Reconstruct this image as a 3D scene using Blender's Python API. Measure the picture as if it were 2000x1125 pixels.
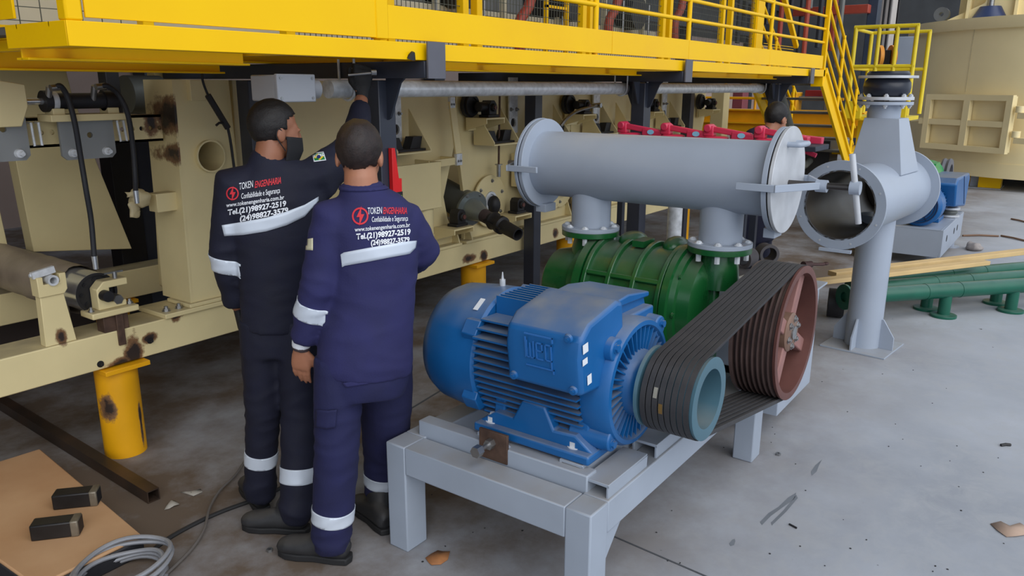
import bpy, bmesh, math, random
from math import sin, cos, pi, radians, sqrt, atan2
from mathutils import Vector, Matrix, noise
from mathutils.bvhtree import BVHTree
random.seed(7)
for _o in list(bpy.data.objects): bpy.data.objects.remove(_o)
SC = bpy.context.scene
COL = SC.collection
V = Vector
# ------------------------------------------------------------------ camera
YAW, PITCH, ROLL, FOC, CAMH = 0.626948, 0.254986, 0.003773, 1517.6, 1.8
_f = V((cos(YAW)*cos(PITCH), sin(YAW)*cos(PITCH), -sin(PITCH)))
_r = V((sin(YAW), -cos(YAW), 0)); _u = _r.cross(_f)
RT = cos(ROLL)*_r + sin(ROLL)*_u; UP = -sin(ROLL)*_r + cos(ROLL)*_u
EYE = V((0, 0, CAMH))
cam = bpy.data.cameras.new('camera'); co = bpy.data.objects.new('camera', cam); COL.objects.link(co)
cam.sensor_width = 36; cam.lens = FOC/2000*36; cam.clip_end = 200; cam.clip_start = .05
M4 = Matrix((RT, UP, -_f)).transposed().to_4x4(); M4.translation = EYE
co.matrix_world = M4; SC.camera = co
def ray(x, y): return (_f*FOC + RT*(x-1000) - UP*(y-562.5)).normalized()
def az(x, y, z=0.0):
    d = ray(x, y); return EYE + d*((z-CAMH)/d.z)
def ay(x, y, Y):
    d = ray(x, y); return EYE + d*(Y/d.y)
def ax(x, y, X):
    d = ray(x, y); return EYE + d*(X/d.x)
def av(x, y, base, dep=0.0):            # the upright plane through a standing point, facing the viewer
    n = V((base[0], base[1], 0)).normalized(); d = ray(x, y)
    return EYE + d*(((V((base[0], base[1], 0))+n*dep).dot(n))/d.dot(n))
# ------------------------------------------------------------------ light
W = bpy.data.worlds.new('sky'); SC.world = W; W.use_nodes = True
bg = W.node_tree.nodes['Background']; bg.inputs[0].default_value = (.76, .86, 1, 1); bg.inputs[1].default_value = 1.0
def sun(name, d, energy, angle, color):
    l = bpy.data.lights.new(name, 'SUN'); l.energy = energy; l.angle = radians(angle); l.color = color
    o = bpy.data.objects.new(name, l); COL.objects.link(o); o.rotation_euler = V(d).to_track_quat('-Z', 'Y').to_euler(); o.location = (3, -6, 9)
sun('daylight_from_yard', (.36, .67, -.65), 1.95, 70, (1, .98, .95))
SC.view_settings.view_transform = 'Standard'; SC.view_settings.look = 'None'
SC.view_settings.exposure = 0.0; SC.view_settings.gamma = 1; SC.view_settings.use_curve_mapping = False
# ------------------------------------------------------------------ helpers
def S(r, g, b):
    f = lambda c: c/12.92 if c <= .04045 else ((c+.055)/1.055)**2.4
    return (f(r/255), f(g/255), f(b/255), 1)
MATS = {}
def mat(name, rgb, rough=.5, metal=0.0, var=.12, scale=5, bump=0.0, bscale=40, dust=0.0, rust=0.0, coat=0.0, rgb2=None, stretch=None, bright=0.0, dustc=(150,138,120), burns=(), spec=.5):
    if name in MATS: return MATS[name]
    m = bpy.data.materials.new(name); m.use_nodes = True; MATS[name] = m
    nt = m.node_tree; N = nt.nodes; L = nt.links; b = N['Principled BSDF']
    c = S(*rgb)
    tc = N.new('ShaderNodeTexCoord'); src = tc.outputs['Object']
    if stretch:
        mp = N.new('ShaderNodeMapping'); mp.inputs['Scale'].default_value = stretch; L.new(src, mp.inputs[0]); src = mp.outputs[0]
    nz = N.new('ShaderNodeTexNoise'); nz.inputs['Scale'].default_value = scale; nz.inputs['Detail'].default_value = 6; L.new(src, nz.inputs['Vector'])
    rp = N.new('ShaderNodeValToRGB'); L.new(nz.outputs['Fac'], rp.inputs[0])
    rp.color_ramp.elements[0].position = .3; rp.color_ramp.elements[1].position = .7
    c2 = S(*rgb2) if rgb2 else tuple(min(1, x*(1+var)) for x in c[:3])+(1,)
    rp.color_ramp.elements[0].color = tuple(x*(1-var) for x in c[:3])+(1,) if not rgb2 else c
    rp.color_ramp.elements[1].color = c2
    out = rp.outputs[0]
    def mix(fac, a, colr):
        mx = N.new('ShaderNodeMix'); mx.data_type = 'RGBA'; L.new(fac, mx.inputs[0]); L.new(a, mx.inputs[6]); mx.inputs[7].default_value = colr; return mx.outputs[2]
    def math_(op, a, b_=None, v=.5):
        q = N.new('ShaderNodeMath'); q.operation = op; q.use_clamp = True; L.new(a, q.inputs[0])
        if b_ is not None: L.new(b_, q.inputs[1])
        else: q.inputs[1].default_value = v
        return q.outputs[0]
    ro = None
    if rust > 0:
        n2 = N.new('ShaderNodeTexNoise'); n2.inputs['Scale'].default_value = 3.2; n2.inputs['Detail'].default_value = 8; n2.inputs['Roughness'].default_value = .65; L.new(tc.outputs['Object'], n2.inputs['Vector'])
        r2 = N.new('ShaderNodeValToRGB'); L.new(n2.outputs['Fac'], r2.inputs[0]); r2.color_ramp.elements[0].position = .72-.2*rust; r2.color_ramp.elements[1].position = .80-.1*rust
        out = mix(r2.outputs[0], out, S(92, 66, 45))
    if burns:                                        # scorched paint round the welds
        ge0 = N.new('ShaderNodeNewGeometry'); nb_ = N.new('ShaderNodeTexNoise'); nb_.inputs['Scale'].default_value = 14; nb_.inputs['Detail'].default_value = 8; nb_.inputs['Roughness'].default_value = .7
        L.new(ge0.outputs['Position'], nb_.inputs['Vector']); tot = None
        for pt, sx, sy, sz in burns:
            sb = N.new('ShaderNodeVectorMath'); sb.operation = 'SUBTRACT'; L.new(ge0.outputs['Position'], sb.inputs[0]); sb.inputs[1].default_value = pt
            dv = N.new('ShaderNodeVectorMath'); dv.operation = 'DIVIDE'; L.new(sb.outputs[0], dv.inputs[0]); dv.inputs[1].default_value = (sx, sy, sz)
            ln = N.new('ShaderNodeVectorMath'); ln.operation = 'LENGTH'; L.new(dv.outputs[0], ln.inputs[0])
            q = math_('SUBTRACT', ln.outputs['Value'], v=0.0); q.node.use_clamp = False; q.node.operation = 'SUBTRACT'; q.node.inputs[1].default_value = 1.0
            iv = N.new('ShaderNodeMath'); iv.operation = 'MULTIPLY'; L.new(q, iv.inputs[0]); iv.inputs[1].default_value = -1.0
            tot = iv.outputs[0] if tot is None else (lambda mx_: (L.new(tot, mx_.inputs[0]), L.new(iv.outputs[0], mx_.inputs[1]), mx_.outputs[0])[2])(setop(N))
        ad = N.new('ShaderNodeMath'); ad.operation = 'MULTIPLY_ADD'; L.new(nb_.outputs['Fac'], ad.inputs[0]); ad.inputs[1].default_value = 1.6; ad.inputs[2].default_value = -.8
        sm = N.new('ShaderNodeMath'); sm.operation = 'ADD'; L.new(tot, sm.inputs[0]); L.new(ad.outputs[0], sm.inputs[1])
        r3 = N.new('ShaderNodeValToRGB'); L.new(sm.outputs[0], r3.inputs[0]); e = r3.color_ramp.elements; e[0].position = .0; e[1].position = .28
        mh = mix(r3.outputs[0], out, S(126, 92, 62)); r4 = N.new('ShaderNodeValToRGB'); L.new(sm.outputs[0], r4.inputs[0]); e = r4.color_ramp.elements; e[0].position = .35; e[1].position = .62
        out = mix(r4.outputs[0], mh, S(48, 38, 34))
    if dust > 0:                                     # settled dirt lies on the upward faces
        ge = N.new('ShaderNodeNewGeometry'); sp = N.new('ShaderNodeSeparateXYZ'); L.new(ge.outputs['Normal'], sp.inputs[0])
        up = math_('MULTIPLY_ADD', sp.outputs[2], v=2.2); up.node.inputs[2].default_value = -1.1
        n3 = N.new('ShaderNodeTexNoise'); n3.inputs['Scale'].default_value = 9; n3.inputs['Detail'].default_value = 7; L.new(tc.outputs['Object'], n3.inputs['Vector'])
        fac = math_('MULTIPLY', up, n3.outputs['Fac']); fac = math_('MULTIPLY', fac, v=dust*1.7)
        out = mix(fac, out, S(*dustc))
    L.new(out, b.inputs['Base Color'])
    b.inputs['Roughness'].default_value = rough; b.inputs['Metallic'].default_value = metal
    rr = N.new('ShaderNodeMapRange'); L.new(nz.outputs['Fac'], rr.inputs[0]); rr.inputs[3].default_value = max(.02, rough-.1); rr.inputs[4].default_value = min(1, rough+.1); L.new(rr.outputs[0], b.inputs['Roughness'])
    b.inputs['Specular IOR Level'].default_value = spec
    if coat: b.inputs['Coat Weight'].default_value = coat; b.inputs['Coat Roughness'].default_value = .12
    if bump > 0:
        nb = N.new('ShaderNodeTexNoise'); nb.inputs['Scale'].default_value = bscale; nb.inputs['Detail'].default_value = 4; L.new(src, nb.inputs['Vector'])
        bp = N.new('ShaderNodeBump'); bp.inputs['Strength'].default_value = bump; bp.inputs['Distance'].default_value = .006; L.new(nb.outputs['Fac'], bp.inputs['Height']); L.new(bp.outputs[0], b.inputs['Normal'])
    if bright: b.inputs['Emission Color'].default_value = c; b.inputs['Emission Strength'].default_value = bright
    return m
def setop(N):
    m_ = N.new('ShaderNodeMath'); m_.operation = 'MAXIMUM'; return m_
def basis(w):
    w = V(w).normalized(); a = V((0, 0, 1)) if abs(w.z) < .9 else V((1, 0, 0))
    u = a.cross(w).normalized(); return u, w.cross(u), w
def smooth_path(pts, k=6):
    P = [V(p) for p in pts]; Q = [2*P[0]-P[1]]+P+[2*P[-1]-P[-2]]; o = []
    for i in range(1, len(Q)-2):
        a, b, c, d = Q[i-1:i+3]
        for j in range(k):
            t = j/k; o.append(.5*((2*b)+(c-a)*t+(2*a-5*b+4*c-d)*t*t+(3*b-a-3*c+d)*t**3))
    o.append(P[-1]); return o
class G:
    def __init__(s): s.bm = bmesh.new(); s.cuts = []
    def cut(s): s.cuts.append(len(s.bm.verts)); return s
    def box(s, x0, x1, y0, y1, z0, z1, M=None):
        vs = [s.bm.verts.new(V((x, y, z)) if M is None else M @ V((x, y, z))) for z in (z0, z1) for y in (y0, y1) for x in (x0, x1)]
        for f in ((0,2,3,1),(4,5,7,6),(0,1,5,4),(2,6,7,3),(0,4,6,2),(1,3,7,5)): s.bm.faces.new([vs[i] for i in f])
        return s
    def bar(s, p0, p1, w, h, up=(0, 0, 1)):          # rectangular bar between two points
        p0, p1 = V(p0), V(p1); d = (p1-p0); n = d.length; d.normalize()
        a = V(up); a = (a-d*a.dot(d)).normalized(); b = d.cross(a)
        M = Matrix((d, b, a)).transposed().to_4x4(); M.translation = p0
        return s.box(0, n, -w/2, w/2, -h/2, h/2, M)
    def ring(s, c, u, v, rx, ry, n): return [s.bm.verts.new(c+u*(rx*cos(2*pi*i/n))+v*(ry*sin(2*pi*i/n))) for i in range(n)]
    def bridge(s, a, b):
        n = max(len(a), len(b))
        for i in range(n):
            j = (i+1) % n
            if len(a) == 1: s.bm.faces.new((a[0], b[j], b[i]))
            elif len(b) == 1: s.bm.faces.new((a[i], a[j], b[0]))
            else: s.bm.faces.new((a[i], a[j], b[j], b[i]))
    def lathe(s, o, axis, prof, n=32, u=None):
        o = V(o); uu, vv, w = basis(axis); rs = []
        for t, r in prof:
            if r < 1e-6: rs.append([s.bm.verts.new(o+w*t)])
            else: rs.append(s.ring(o+w*t, uu, vv, r, r, n))
        for a, b in zip(rs, rs[1:]):
            if not (len(a) == 1 and len(b) == 1): s.bridge(a, b)
        return s
    def cyl(s, p0, p1, r0, r1=None, n=24):
        p0, p1 = V(p0), V(p1); L_ = (p1-p0).length; r1 = r0 if r1 is None else r1
        return s.lathe(p0, p1-p0, [(0, 0), (0, r0), (L_, r1), (L_, 0)], n)
    def tube(s, p0, p1, ro, ri, n=32):
        p0, p1 = V(p0), V(p1); L_ = (p1-p0).length
        return s.lathe(p0, p1-p0, [(0, ri), (0, ro), (L_, ro), (L_, ri), (0, ri)], n)
    def sweep(s, pts, r, n=8, cap=True, radii=None):
        pts = [V(p) for p in pts]; u = None; rs = []
        for i, p in enumerate(pts):
            d = (pts[min(i+1, len(pts)-1)]-pts[max(i-1, 0)]).normalized()
            if u is None: u = basis(d)[0]
            u = (u-d*u.dot(d)).normalized(); v = d.cross(u)
            q = radii[i] if radii else r
            rs.append(s.ring(p, u, v, q, q, n))
        for a, b in zip(rs, rs[1:]): s.bridge(a, b)
        if cap: s.bm.faces.new(rs[0][::-1]); s.bm.faces.new(rs[-1])
        return s
    def loft(s, secs, n=20, f=(0, 1, 0)):            # secs: (centre, rx, ry); rx runs sideways, ry along f
        u = None; rs = []; f = V(f)
        P = [V(q[0]) for q in secs]
        for i, q in enumerate(secs):
            d = (P[min(i+1, len(P)-1)]-P[max(i-1, 0)]).normalized()
            v = (f-d*f.dot(d)).normalized(); u = v.cross(d)
            rs.append(s.ring(P[i], u, v, q[1], q[2], n))
        for a, b in zip(rs, rs[1:]): s.bridge(a, b)
        s.bm.faces.new(rs[0][::-1]); s.bm.faces.new(rs[-1]); return s
    def ell(s, c, r, n=16, m=10, M=None):
        rx, ry, rz = r if hasattr(r, '__len__') else (r, r, r); c = V(c); M3 = M.to_3x3() if M else Matrix.Identity(3); rs = []
        for j in range(m+1):
            th = pi*j/m
            if j in (0, m): rs.append([s.bm.verts.new(c+M3 @ V((0, 0, rz*cos(th))))])
            else: rs.append([s.bm.verts.new(c+M3 @ V((rx*sin(th)*cos(2*pi*i/n), ry*sin(th)*sin(2*pi*i/n), rz*cos(th)))) for i in range(n)])
        for a, b in zip(rs, rs[1:]): s.bridge(b, a)
        return s
    def prism(s, pts, o, u, v, d, holes=()):         # 2-D outline (with round holes (cx,cy,r)) pushed d along u x v
        o, u, v = V(o), V(u).normalized(), V(v).normalized(); w = u.cross(v).normalized()
        loops = [list(pts)]+[[(cx+r*cos(2*pi*i/20), cy-r*sin(2*pi*i/20)) for i in range(20)] for cx, cy, r in holes]
        fr = [[s.bm.verts.new(o+u*a+v*b) for a, b in lp] for lp in loops]; bk = [[s.bm.verts.new(o+u*a+v*b+w*d) for a, b in lp] for lp in loops]
        for A, B in zip(fr, bk):
            for i in range(len(A)):
                j = (i+1) % len(A); s.bm.faces.new((A[i], A[j], B[j], B[i]))
        if holes:
            for grp in (fr, bk):
                ed = []
                for A in grp:
                    for i in range(len(A)): ed.append(s.bm.edges.get((A[i], A[(i+1) % len(A)])))
                bmesh.ops.triangle_fill(s.bm, use_beauty=True, edges=ed)
        else:
            s.bm.faces.new(fr[0][::-1]); s.bm.faces.new(bk[0])
        return s
    def hexnut(s, c, axis, r=.014, h=.012, bolt=.012):
        s.cut(); c = V(c); w = V(axis).normalized(); s.lathe(c, w, [(0, 0), (0, r), (h, r), (h, r*.6), (h+bolt, r*.6), (h+bolt, 0)], 6)
        s.lathe(c, w, [(-.002, 0), (-.002, r*1.35), (.003, r*1.35), (.003, 0)], 14); return s
    def mesh(s, name):
        bmesh.ops.remove_doubles(s.bm, verts=s.bm.verts, dist=1e-6)
        bmesh.ops.recalc_face_normals(s.bm, faces=s.bm.faces)
        me = bpy.data.meshes.new(name); s.bm.to_mesh(me); s.bm.free(); return me
    def done(s, name, m, parent=None, bevel=0.0, ang=38, label=None):
        if name.endswith('s') and len(s.cuts) > 1:      # every bolt or screw becomes an object of its own
            s.bm.verts.index_update(); cs = s.cuts+[len(s.bm.verts)]; o = None
            for a, b in zip(cs, cs[1:]):
                q = G(); q.bm.free(); q.bm = s.bm.copy(); q.bm.verts.ensure_lookup_table()
                bmesh.ops.delete(q.bm, geom=[v for i, v in enumerate(q.bm.verts) if not a <= i < b], context='VERTS'); o = q.done(name[:-1], m, parent, bevel, ang, label)
            s.bm.free(); return o
        return put(name, s.mesh(name), m, parent, bevel, ang, label)
def wloc(o):
    p = V(o.location)
    while o.parent: o = o.parent; p = p+V(o.location)
    return p
def put(name, me, m, parent=None, bevel=0.0, ang=38, label=None):
    if m: me.materials.append(m)
    me.shade_smooth(); me.set_sharp_from_angle(angle=radians(ang))
    o = bpy.data.objects.new(name, me); COL.objects.link(o)
    if parent: org = wloc(parent); o.parent = parent
    else:
        xs = [v.co.x for v in me.vertices]; ys = [v.co.y for v in me.vertices]; zs = [v.co.z for v in me.vertices]
        org = V(((min(xs)+max(xs))/2, (min(ys)+max(ys))/2, min(zs))); o.location = org
    me.transform(Matrix.Translation(-org))
    if bevel:
        b = o.modifiers.new('edge', 'BEVEL'); b.width = bevel; b.segments = 2; b.limit_method = 'ANGLE'; b.angle_limit = radians(40)
    if label: o['label'] = label
    return o
def tag(o, label, cat, group=None, kind=None):
    o['label'] = label; o['category'] = cat
    if group: o['group'] = group
    if kind: o['kind'] = kind
    return o
def thing(name, label, cat, loc, group=None):
    o = bpy.data.objects.new(name, None); o.empty_display_size = .05; COL.objects.link(o); o.location = loc
    return tag(o, label, cat, group)
def struct(name, g, m, bevel=0): o = g.done(name, m, None, bevel); o['kind'] = 'structure'; return o
def dup(root, d, label=None, group=None):
    r = root.copy(); COL.objects.link(r); r.location = V(root.location)+V(d)
    if label: r['label'] = label
    if group: r['group'] = group
    for ch in list(root.children):
        c = ch.copy(); COL.objects.link(c); c.parent = r
        for gch in ch.children:
            e = gch.copy(); COL.objects.link(e); e.parent = c
    return r
def text_bm(g, body, size, o, u, v, depth=.0, shear=0.0, bold=0.0, width=1.0, align='LEFT'):
    cu = bpy.data.curves.new('t', 'FONT'); cu.body = body; cu.size = size; cu.shear = shear; cu.offset = bold; cu.extrude = depth; cu.align_x = align; cu.resolution_u = 3
    ob = bpy.data.objects.new('t', cu); me = ob.to_mesh()
    o, u, v = V(o), V(u).normalized(), V(v).normalized(); w = u.cross(v)
    vs = [g.bm.verts.new(o+u*(p.co.x*width)+v*p.co.y+w*p.co.z) for p in me.vertices]
    for f in me.polygons:
        try: g.bm.faces.new([vs[i] for i in f.vertices])
        except ValueError: pass
    wd = max([p.co.x for p in me.vertices] or [0])*width
    ob.to_mesh_clear(); bpy.data.objects.remove(ob); bpy.data.curves.remove(cu); return wd
# paints and materials
GREY = mat('grey machine paint', (158, 167, 180), .42, 0, .06, 4, .04, 60, dust=.55, dustc=(150, 143, 134))
GREYC = mat('clean grey paint', (160, 169, 183), .38, 0, .05, 3, .03, 50)
BEIGE = mat('beige machine paint', (228, 211, 160), .45, 0, .06, 2.5, .03, 40, dust=.5, dustc=(120, 110, 98))
YEL = mat('yellow safety paint', (255, 198, 0), .42, 0, .05, 2, .03, 20, spec=.22)
LEMON = mat('lemon yellow rail paint', (232, 205, 40), .4, 0, .06, 5)
BLK = mat('black steel paint', (50, 54, 66), .4, 0, .15, 6)
BLKD = mat('black cast parts', (30, 29, 32), .55, 0, .2, 12)
RUB = mat('black rubber', (34, 35, 40), .6, 0, .18, 10, .1, 80, dust=.35, dustc=(95, 90, 88))
STEEL = mat('bare steel', (165, 165, 165), .35, .9, .15, 20)
ZINC = mat('galvanised steel', (216, 219, 223), .34, .2, .22, 26, .05, 90)
CHROME = mat('polished chrome', (215, 218, 222), .2, .8, .05, 6)
BLUE = mat('blue motor enamel', (22, 94, 156), .36, 0, .10, 4, .05, 60, dust=.75, dustc=(128, 134, 142))
GREEN = mat('green blower enamel', (20, 86, 40), .3, 0, .12, 5, .06, 50, dust=.6, dustc=(112, 118, 105), coat=.25)
GRPIPE = mat('dark green pipe enamel', (18, 92, 72), .35, 0, .12, 5, .05, 30, dust=.3, dustc=(120, 135, 130))
RED = mat('raspberry red paint', (205, 52, 84), .4, 0, .06, 5)
RUSTY = mat('primer brown iron', (100, 62, 55), .55, 0, .16, 9, .06, 60)
RUSTB = mat('rusty bare plate', (70, 52, 44), .7, .3, .3, 14, .15, 60, rgb2=(110, 85, 70))
WHITE = mat('white label', (225, 228, 232), .5, 0, .02)
# ------------------------------------------------------------------ setting
def floor_mat():
    m = bpy.data.materials.new('trowelled concrete'); m.use_nodes = True; nt = m.node_tree; N = nt.nodes; L = nt.links; b = N['Principled BSDF']
    tc = N.new('ShaderNodeTexCoord'); src = tc.outputs['Object']
    def nz(s, det=6, ro=.55, dist=0):
        n = N.new('ShaderNodeTexNoise'); n.inputs['Scale'].default_value = s; n.inputs['Detail'].default_value = det; n.inputs['Roughness'].default_value = ro; n.inputs['Distortion'].default_value = dist; L.new(src, n.inputs['Vector']); return n.outputs['Fac']
    def ramp(f, p0, p1, a=(0,0,0,1), c=(1,1,1,1)):
        r = N.new('ShaderNodeValToRGB'); L.new(f, r.inputs[0]); e = r.color_ramp.elements; e[0].position = p0; e[1].position = p1; e[0].color = a; e[1].color = c; return r.outputs[0]
    def mix(f, a, c, val=None):
        x = N.new('ShaderNodeMix'); x.data_type = 'RGBA'; L.new(f, x.inputs[0]) if not isinstance(f, float) else None
        L.new(a, x.inputs[6]) if not isinstance(a, tuple) else setattr(x.inputs[6], 'default_value', a)
        L.new(c, x.inputs[7]) if not isinstance(c, tuple) else setattr(x.inputs[7], 'default_value', c)
        return x.outputs[2]
    base = ramp(nz(.9, 8, .6), .3, .72, S(152, 156, 164), S(184, 188, 196))
    base = mix(ramp(nz(7, 8, .7, .6), .45, .75), base, S(172, 174, 178))
    # brown dirt beside the machine line, made darker to stand in for shade there
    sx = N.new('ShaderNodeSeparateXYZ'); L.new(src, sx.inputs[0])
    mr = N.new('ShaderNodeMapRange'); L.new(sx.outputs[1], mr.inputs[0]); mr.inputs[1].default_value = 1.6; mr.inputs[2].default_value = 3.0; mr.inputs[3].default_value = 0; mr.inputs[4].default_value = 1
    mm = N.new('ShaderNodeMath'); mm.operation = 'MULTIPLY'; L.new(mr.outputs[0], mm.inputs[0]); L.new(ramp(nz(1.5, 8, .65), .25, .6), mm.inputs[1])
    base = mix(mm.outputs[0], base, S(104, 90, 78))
    base = mix(ramp(nz(2.6, 10, .8, 1.5), .66, .70), base, S(138, 138, 142))
    base = mix(ramp(nz(11, 3, .5), .755, .775), base, S(70, 68, 66))
    L.new(base, b.inputs['Base Color']); b.inputs['Roughness'].default_value = .72
    bp = N.new('ShaderNodeBump'); bp.inputs['Strength'].default_value = .12; bp.inputs['Distance'].default_value = .01; L.new(nz(30, 6), bp.inputs['Height']); L.new(bp.outputs[0], b.inputs['Normal'])
    return m
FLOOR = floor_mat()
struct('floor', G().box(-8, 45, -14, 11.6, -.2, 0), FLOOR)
JOINT = mat('dark floor joint', (78, 80, 84), .8)
struct('trim_1', G().bar(az(1180, 1040)+V((0,0,.0005)), az(1700, 1265)+V((0,0,.0005)), .008, .003), JOINT)
struct('trim_2', G().bar(az(800, 800)+V((0,0,.0005)), az(1010, 672)+V((0,0,.0005)), .012, .003), JOINT)
WALLM = mat('pinkish block wall', (150, 132, 124), .8, 0, .12, 1.2)
DARKSH = mat('dark shed sheeting', (58, 60, 62), .8, 0, .25, 1.5)
struct('wall_back', G().box(-8, 45, 11.0, 11.2, 0, 3.4), WALLM)
struct('ceiling', G().box(-8, 15, -.5, 11.4, 8.2, 8.4), DARKSH)
SHED = mat('dark shed frame steel', (40, 44, 52), .6)
g = G()
for i in range(9): g.box(-6+i*6, -5.7+i*6, 10.6, 10.9, 0, 8.2)
for i in range(5): g.box(-8, 45, 10.6, 10.75, 3.6+i*1.1, 3.8+i*1.1)
struct('wall_frame', g, SHED)
struct('wall_left', G().box(-1.7, -1.5, 3.0, 11, 0, 8.2), WALLM)  # unseen wall added to block light and darken the left rear
struct('wall_upper', G().box(-8, 45, 11.2, 11.3, 3.4, 8.3), DARKSH)
g = G(); ya, yb = ax(1524, 60, 33).y, ax(1508, 60, 33).y
for y0, y1 in ((4.2, ya), (yb, 11.2)): g.box(33, 33.2, y0, y1, 0, 8.3)
g.box(33, 33.2, ya, yb, 0, ax(1515, 100, 33).z); g.box(33, 33.2, ya, yb, ax(1515, 40, 33).z, 8.3)
struct('wall_end', g, DARKSH)
# ------------------------------------------------------------------ the beige machine line
YF = 3.62
def P(x, y, d=0.0): return ay(x, y, YF-d)
B_ = lambda x, y, r, d=0: (tuple(P(x, y, d)), r*1.0, .25, r*1.0)
BEIGER = mat('scorched beige paint', (228, 211, 160), .5, 0, .08, 2.5, .05, 40, dust=.5, dustc=(120, 110, 98), burns=[(tuple(P(340, 225)), .06, .3, .11), (tuple(P(343, 300)), .05, .3, .06), (tuple(ay(298, 240, 3.7)), .045, .2, .09), (tuple(P(262, 690)), .055, .12, .12), (tuple(P(290, 660)), .05, .1, .03), (tuple(P(240, 715)), .09, .1, .05), (tuple(P(122, 660)), .03, .1, .05), (tuple(P(400, 138)), .05, .2, .05), (tuple(P(915, 505)), .09, .1, .04), (tuple(P(945, 500)), .06, .1, .05), (tuple(P(1085, 455)), .05, .1, .05), (tuple(P(345, 610)), .05, .2, .05)])
PED = [(1.775, YF+.08)]+[(ay(q, 560, YF+.08).x, YF+.08) for q in (925, 1106, 1322)]+[(2.35, 4.84), (.65, 4.84)]
YELP = mat('scratched yellow pedestal paint', (240, 172, 8), .5, 0, .1, 4, .05, 40, burns=[((x-.085, y-.06, .27), .035, .08, .08) for x, y in PED]+[((x+.05, y-.09, .15), .012, .06, .13) for x, y in PED[:2]])
mach = thing('press_line', 'long beige machine frame of side plates on a base beam under the yellow walkway', 'machine frame', (5, YF, 0))
g = G(); g.box(-1.2, 12.4, YF, YF+.22, .485, .655); g.done('base_beam', BEIGER, mach, .006)
g = G(); g.box(-1.2, 12.4, 4.75, 4.93, .485, .665); g.done('rear_beam', BEIGE, mach, .006)
for x in (2.9, 5.2, 7.5, 9.8): G().box(x, x+.12, YF+.22, 4.75, .5, .64).done('cross_beam', BEIGE, mach, .004)
# tall tapered column
def yz_face(px): return [(P(x, y).x, P(x, y).z) for x, y in px]
cp = yz_face([(376, 604), (482, 570), (448, 150), (352, 150)])
hole = P(411, 305)
g = G(); g.prism([(cp[0][0], .70), (cp[1][0]+.03, .70), (cp[2][0], 1.822), (cp[3][0]-.04, 1.822)], (0, YF+.012, 0), (1, 0, 0), (0, 0, 1), -.012, holes=[(hole.x, hole.z, .077)])
g.done('column_face', BEIGE, mach)
g = G(); xl0, xl1 = cp[0][0], cp[3][0]-.04
g.bar((xl0+.006, YF+.14, .70), (xl1+.006, YF+.14, 1.822), .26, .012, up=(1, 0, 0))
g.bar((cp[1][0]+.024, YF+.14, .70), (cp[2][0]-.006, YF+.14, 1.822), .26, .012, up=(1, 0, 0)); g.done('column_side', BEIGER, mach)
g = G().tube((hole.x, YF-.01, hole.z), (hole.x, YF+.26, hole.z), .082, .074, 36); g.done('column_sleeve', BEIGE, mach); G().cyl((hole.x, YF+.25, hole.z), (hole.x, YF+.258, hole.z), .078, .078, 32).done('sleeve_end', mat('dark sleeve shade', (66, 62, 54), .7), mach)  # dark disc added at the rear, standing in for the shaded sleeve inside
g = G(); g.box(xl0-.16, cp[1][0]+.1, YF-.02, YF+.24, .655, .68); g.box(xl0-.02, cp[1][0]+.12, YF-.015, YF+.2, .68, .70)
g.done('column_foot', BEIGE, mach, .004)
for x in (xl0-.12, xl0-.05): G().hexnut((x, YF+.04, .68), (0, 0, 1), .016, .014).done('foot_bolt', STEEL, mach)
a = P(376, 150); G().box(a.x-.03, a.x+.05, YF-.02, YF+.1, 1.72, 1.822).done('top_cleat', BEIGER, mach, .003)
# holed cross beam of the near section
g = G(); za, zb = ay(270, 225, 3.7).z, ay(270, 278, 3.7).z
hx = [ay(q, 253, 3.7).x for q in (242, 262, 280, 298, 315, 332)]+[ay(q, 262, 3.7).x for q in (40, 84, 105)]
g.prism([(-.9, zb), (cp[0][0]-.005, zb), (cp[0][0]-.005, za), (-.9, za)], (0, 3.715, 0), (1, 0, 0), (0, 0, 1), -.015, holes=[(q, (za+zb)/2, .011) for q in hx])
g.box(-.9, cp[0][0]-.005, 3.715, 3.85, za-.012, za); g.box(-.9, cp[0][0]-.005, 3.715, 3.85, zb, zb+.012); g.done('holed_beam', BEIGER, mach)
# rear trapezoid plates of the near section
def rear_plate(px, Y, d=.1):
    q = [ay(x, y, Y) for x, y in px]; G().prism([(p.x, p.z) for p in q], (0, Y, 0), (1, 0, 0), (0, 0, 1), -d).done('rear_plate', BEIGE, mach, .004)
rear_plate([(-10, 106), (121, 106), (140, 180), (189, 317), (258, 486), (66, 492)], 4.75)
rear_plate([(-260, 106), (-60, 106), (-20, 320), (20, 500), (-200, 520)], 4.76)
rear_plate([(300, 118), (352, 118), (372, 600), (325, 560)], 4.3, .08)
# main side plates with the narrow gaps between them
def plate_outline(x0, x1, lgap=True, rgap=True):
    o = [(x0+.02, .66), (x1-.03, .66), (x1-.03, .70), (x1-.11, .86)]
    o += [(x1-.15, 1.02), (x1-.005, 1.43), (x1-.005, 1.822), (x0+.005, 1.822), (x0+.005, 1.43), (x0+.09, .95), (x0+.075, .68)]
    return o
XS = [2.86, 4.385, 5.95, 7.45, 8.95]
def side_plate(x0, x1):
    g = G(); g.prism(plate_outline(x0, x1), (0, YF+.06, 0), (1, 0, 0), (0, 0, 1), -.03)
    g.box(x0+.02, x1-.03, YF-.01, YF+.06, .655, .675)
    for x in (x0+.10, x1-.05): g.prism([(0, .675), (.07, .675), (.0, .86)], (x, YF+.06, 0), (0, -1, 0), (0, 0, 1), .012)
    return g.done('side_plate', BEIGE, mach, .002)
for a_, b_ in zip(XS, XS[1:]): side_plate(a_, b_)
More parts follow.
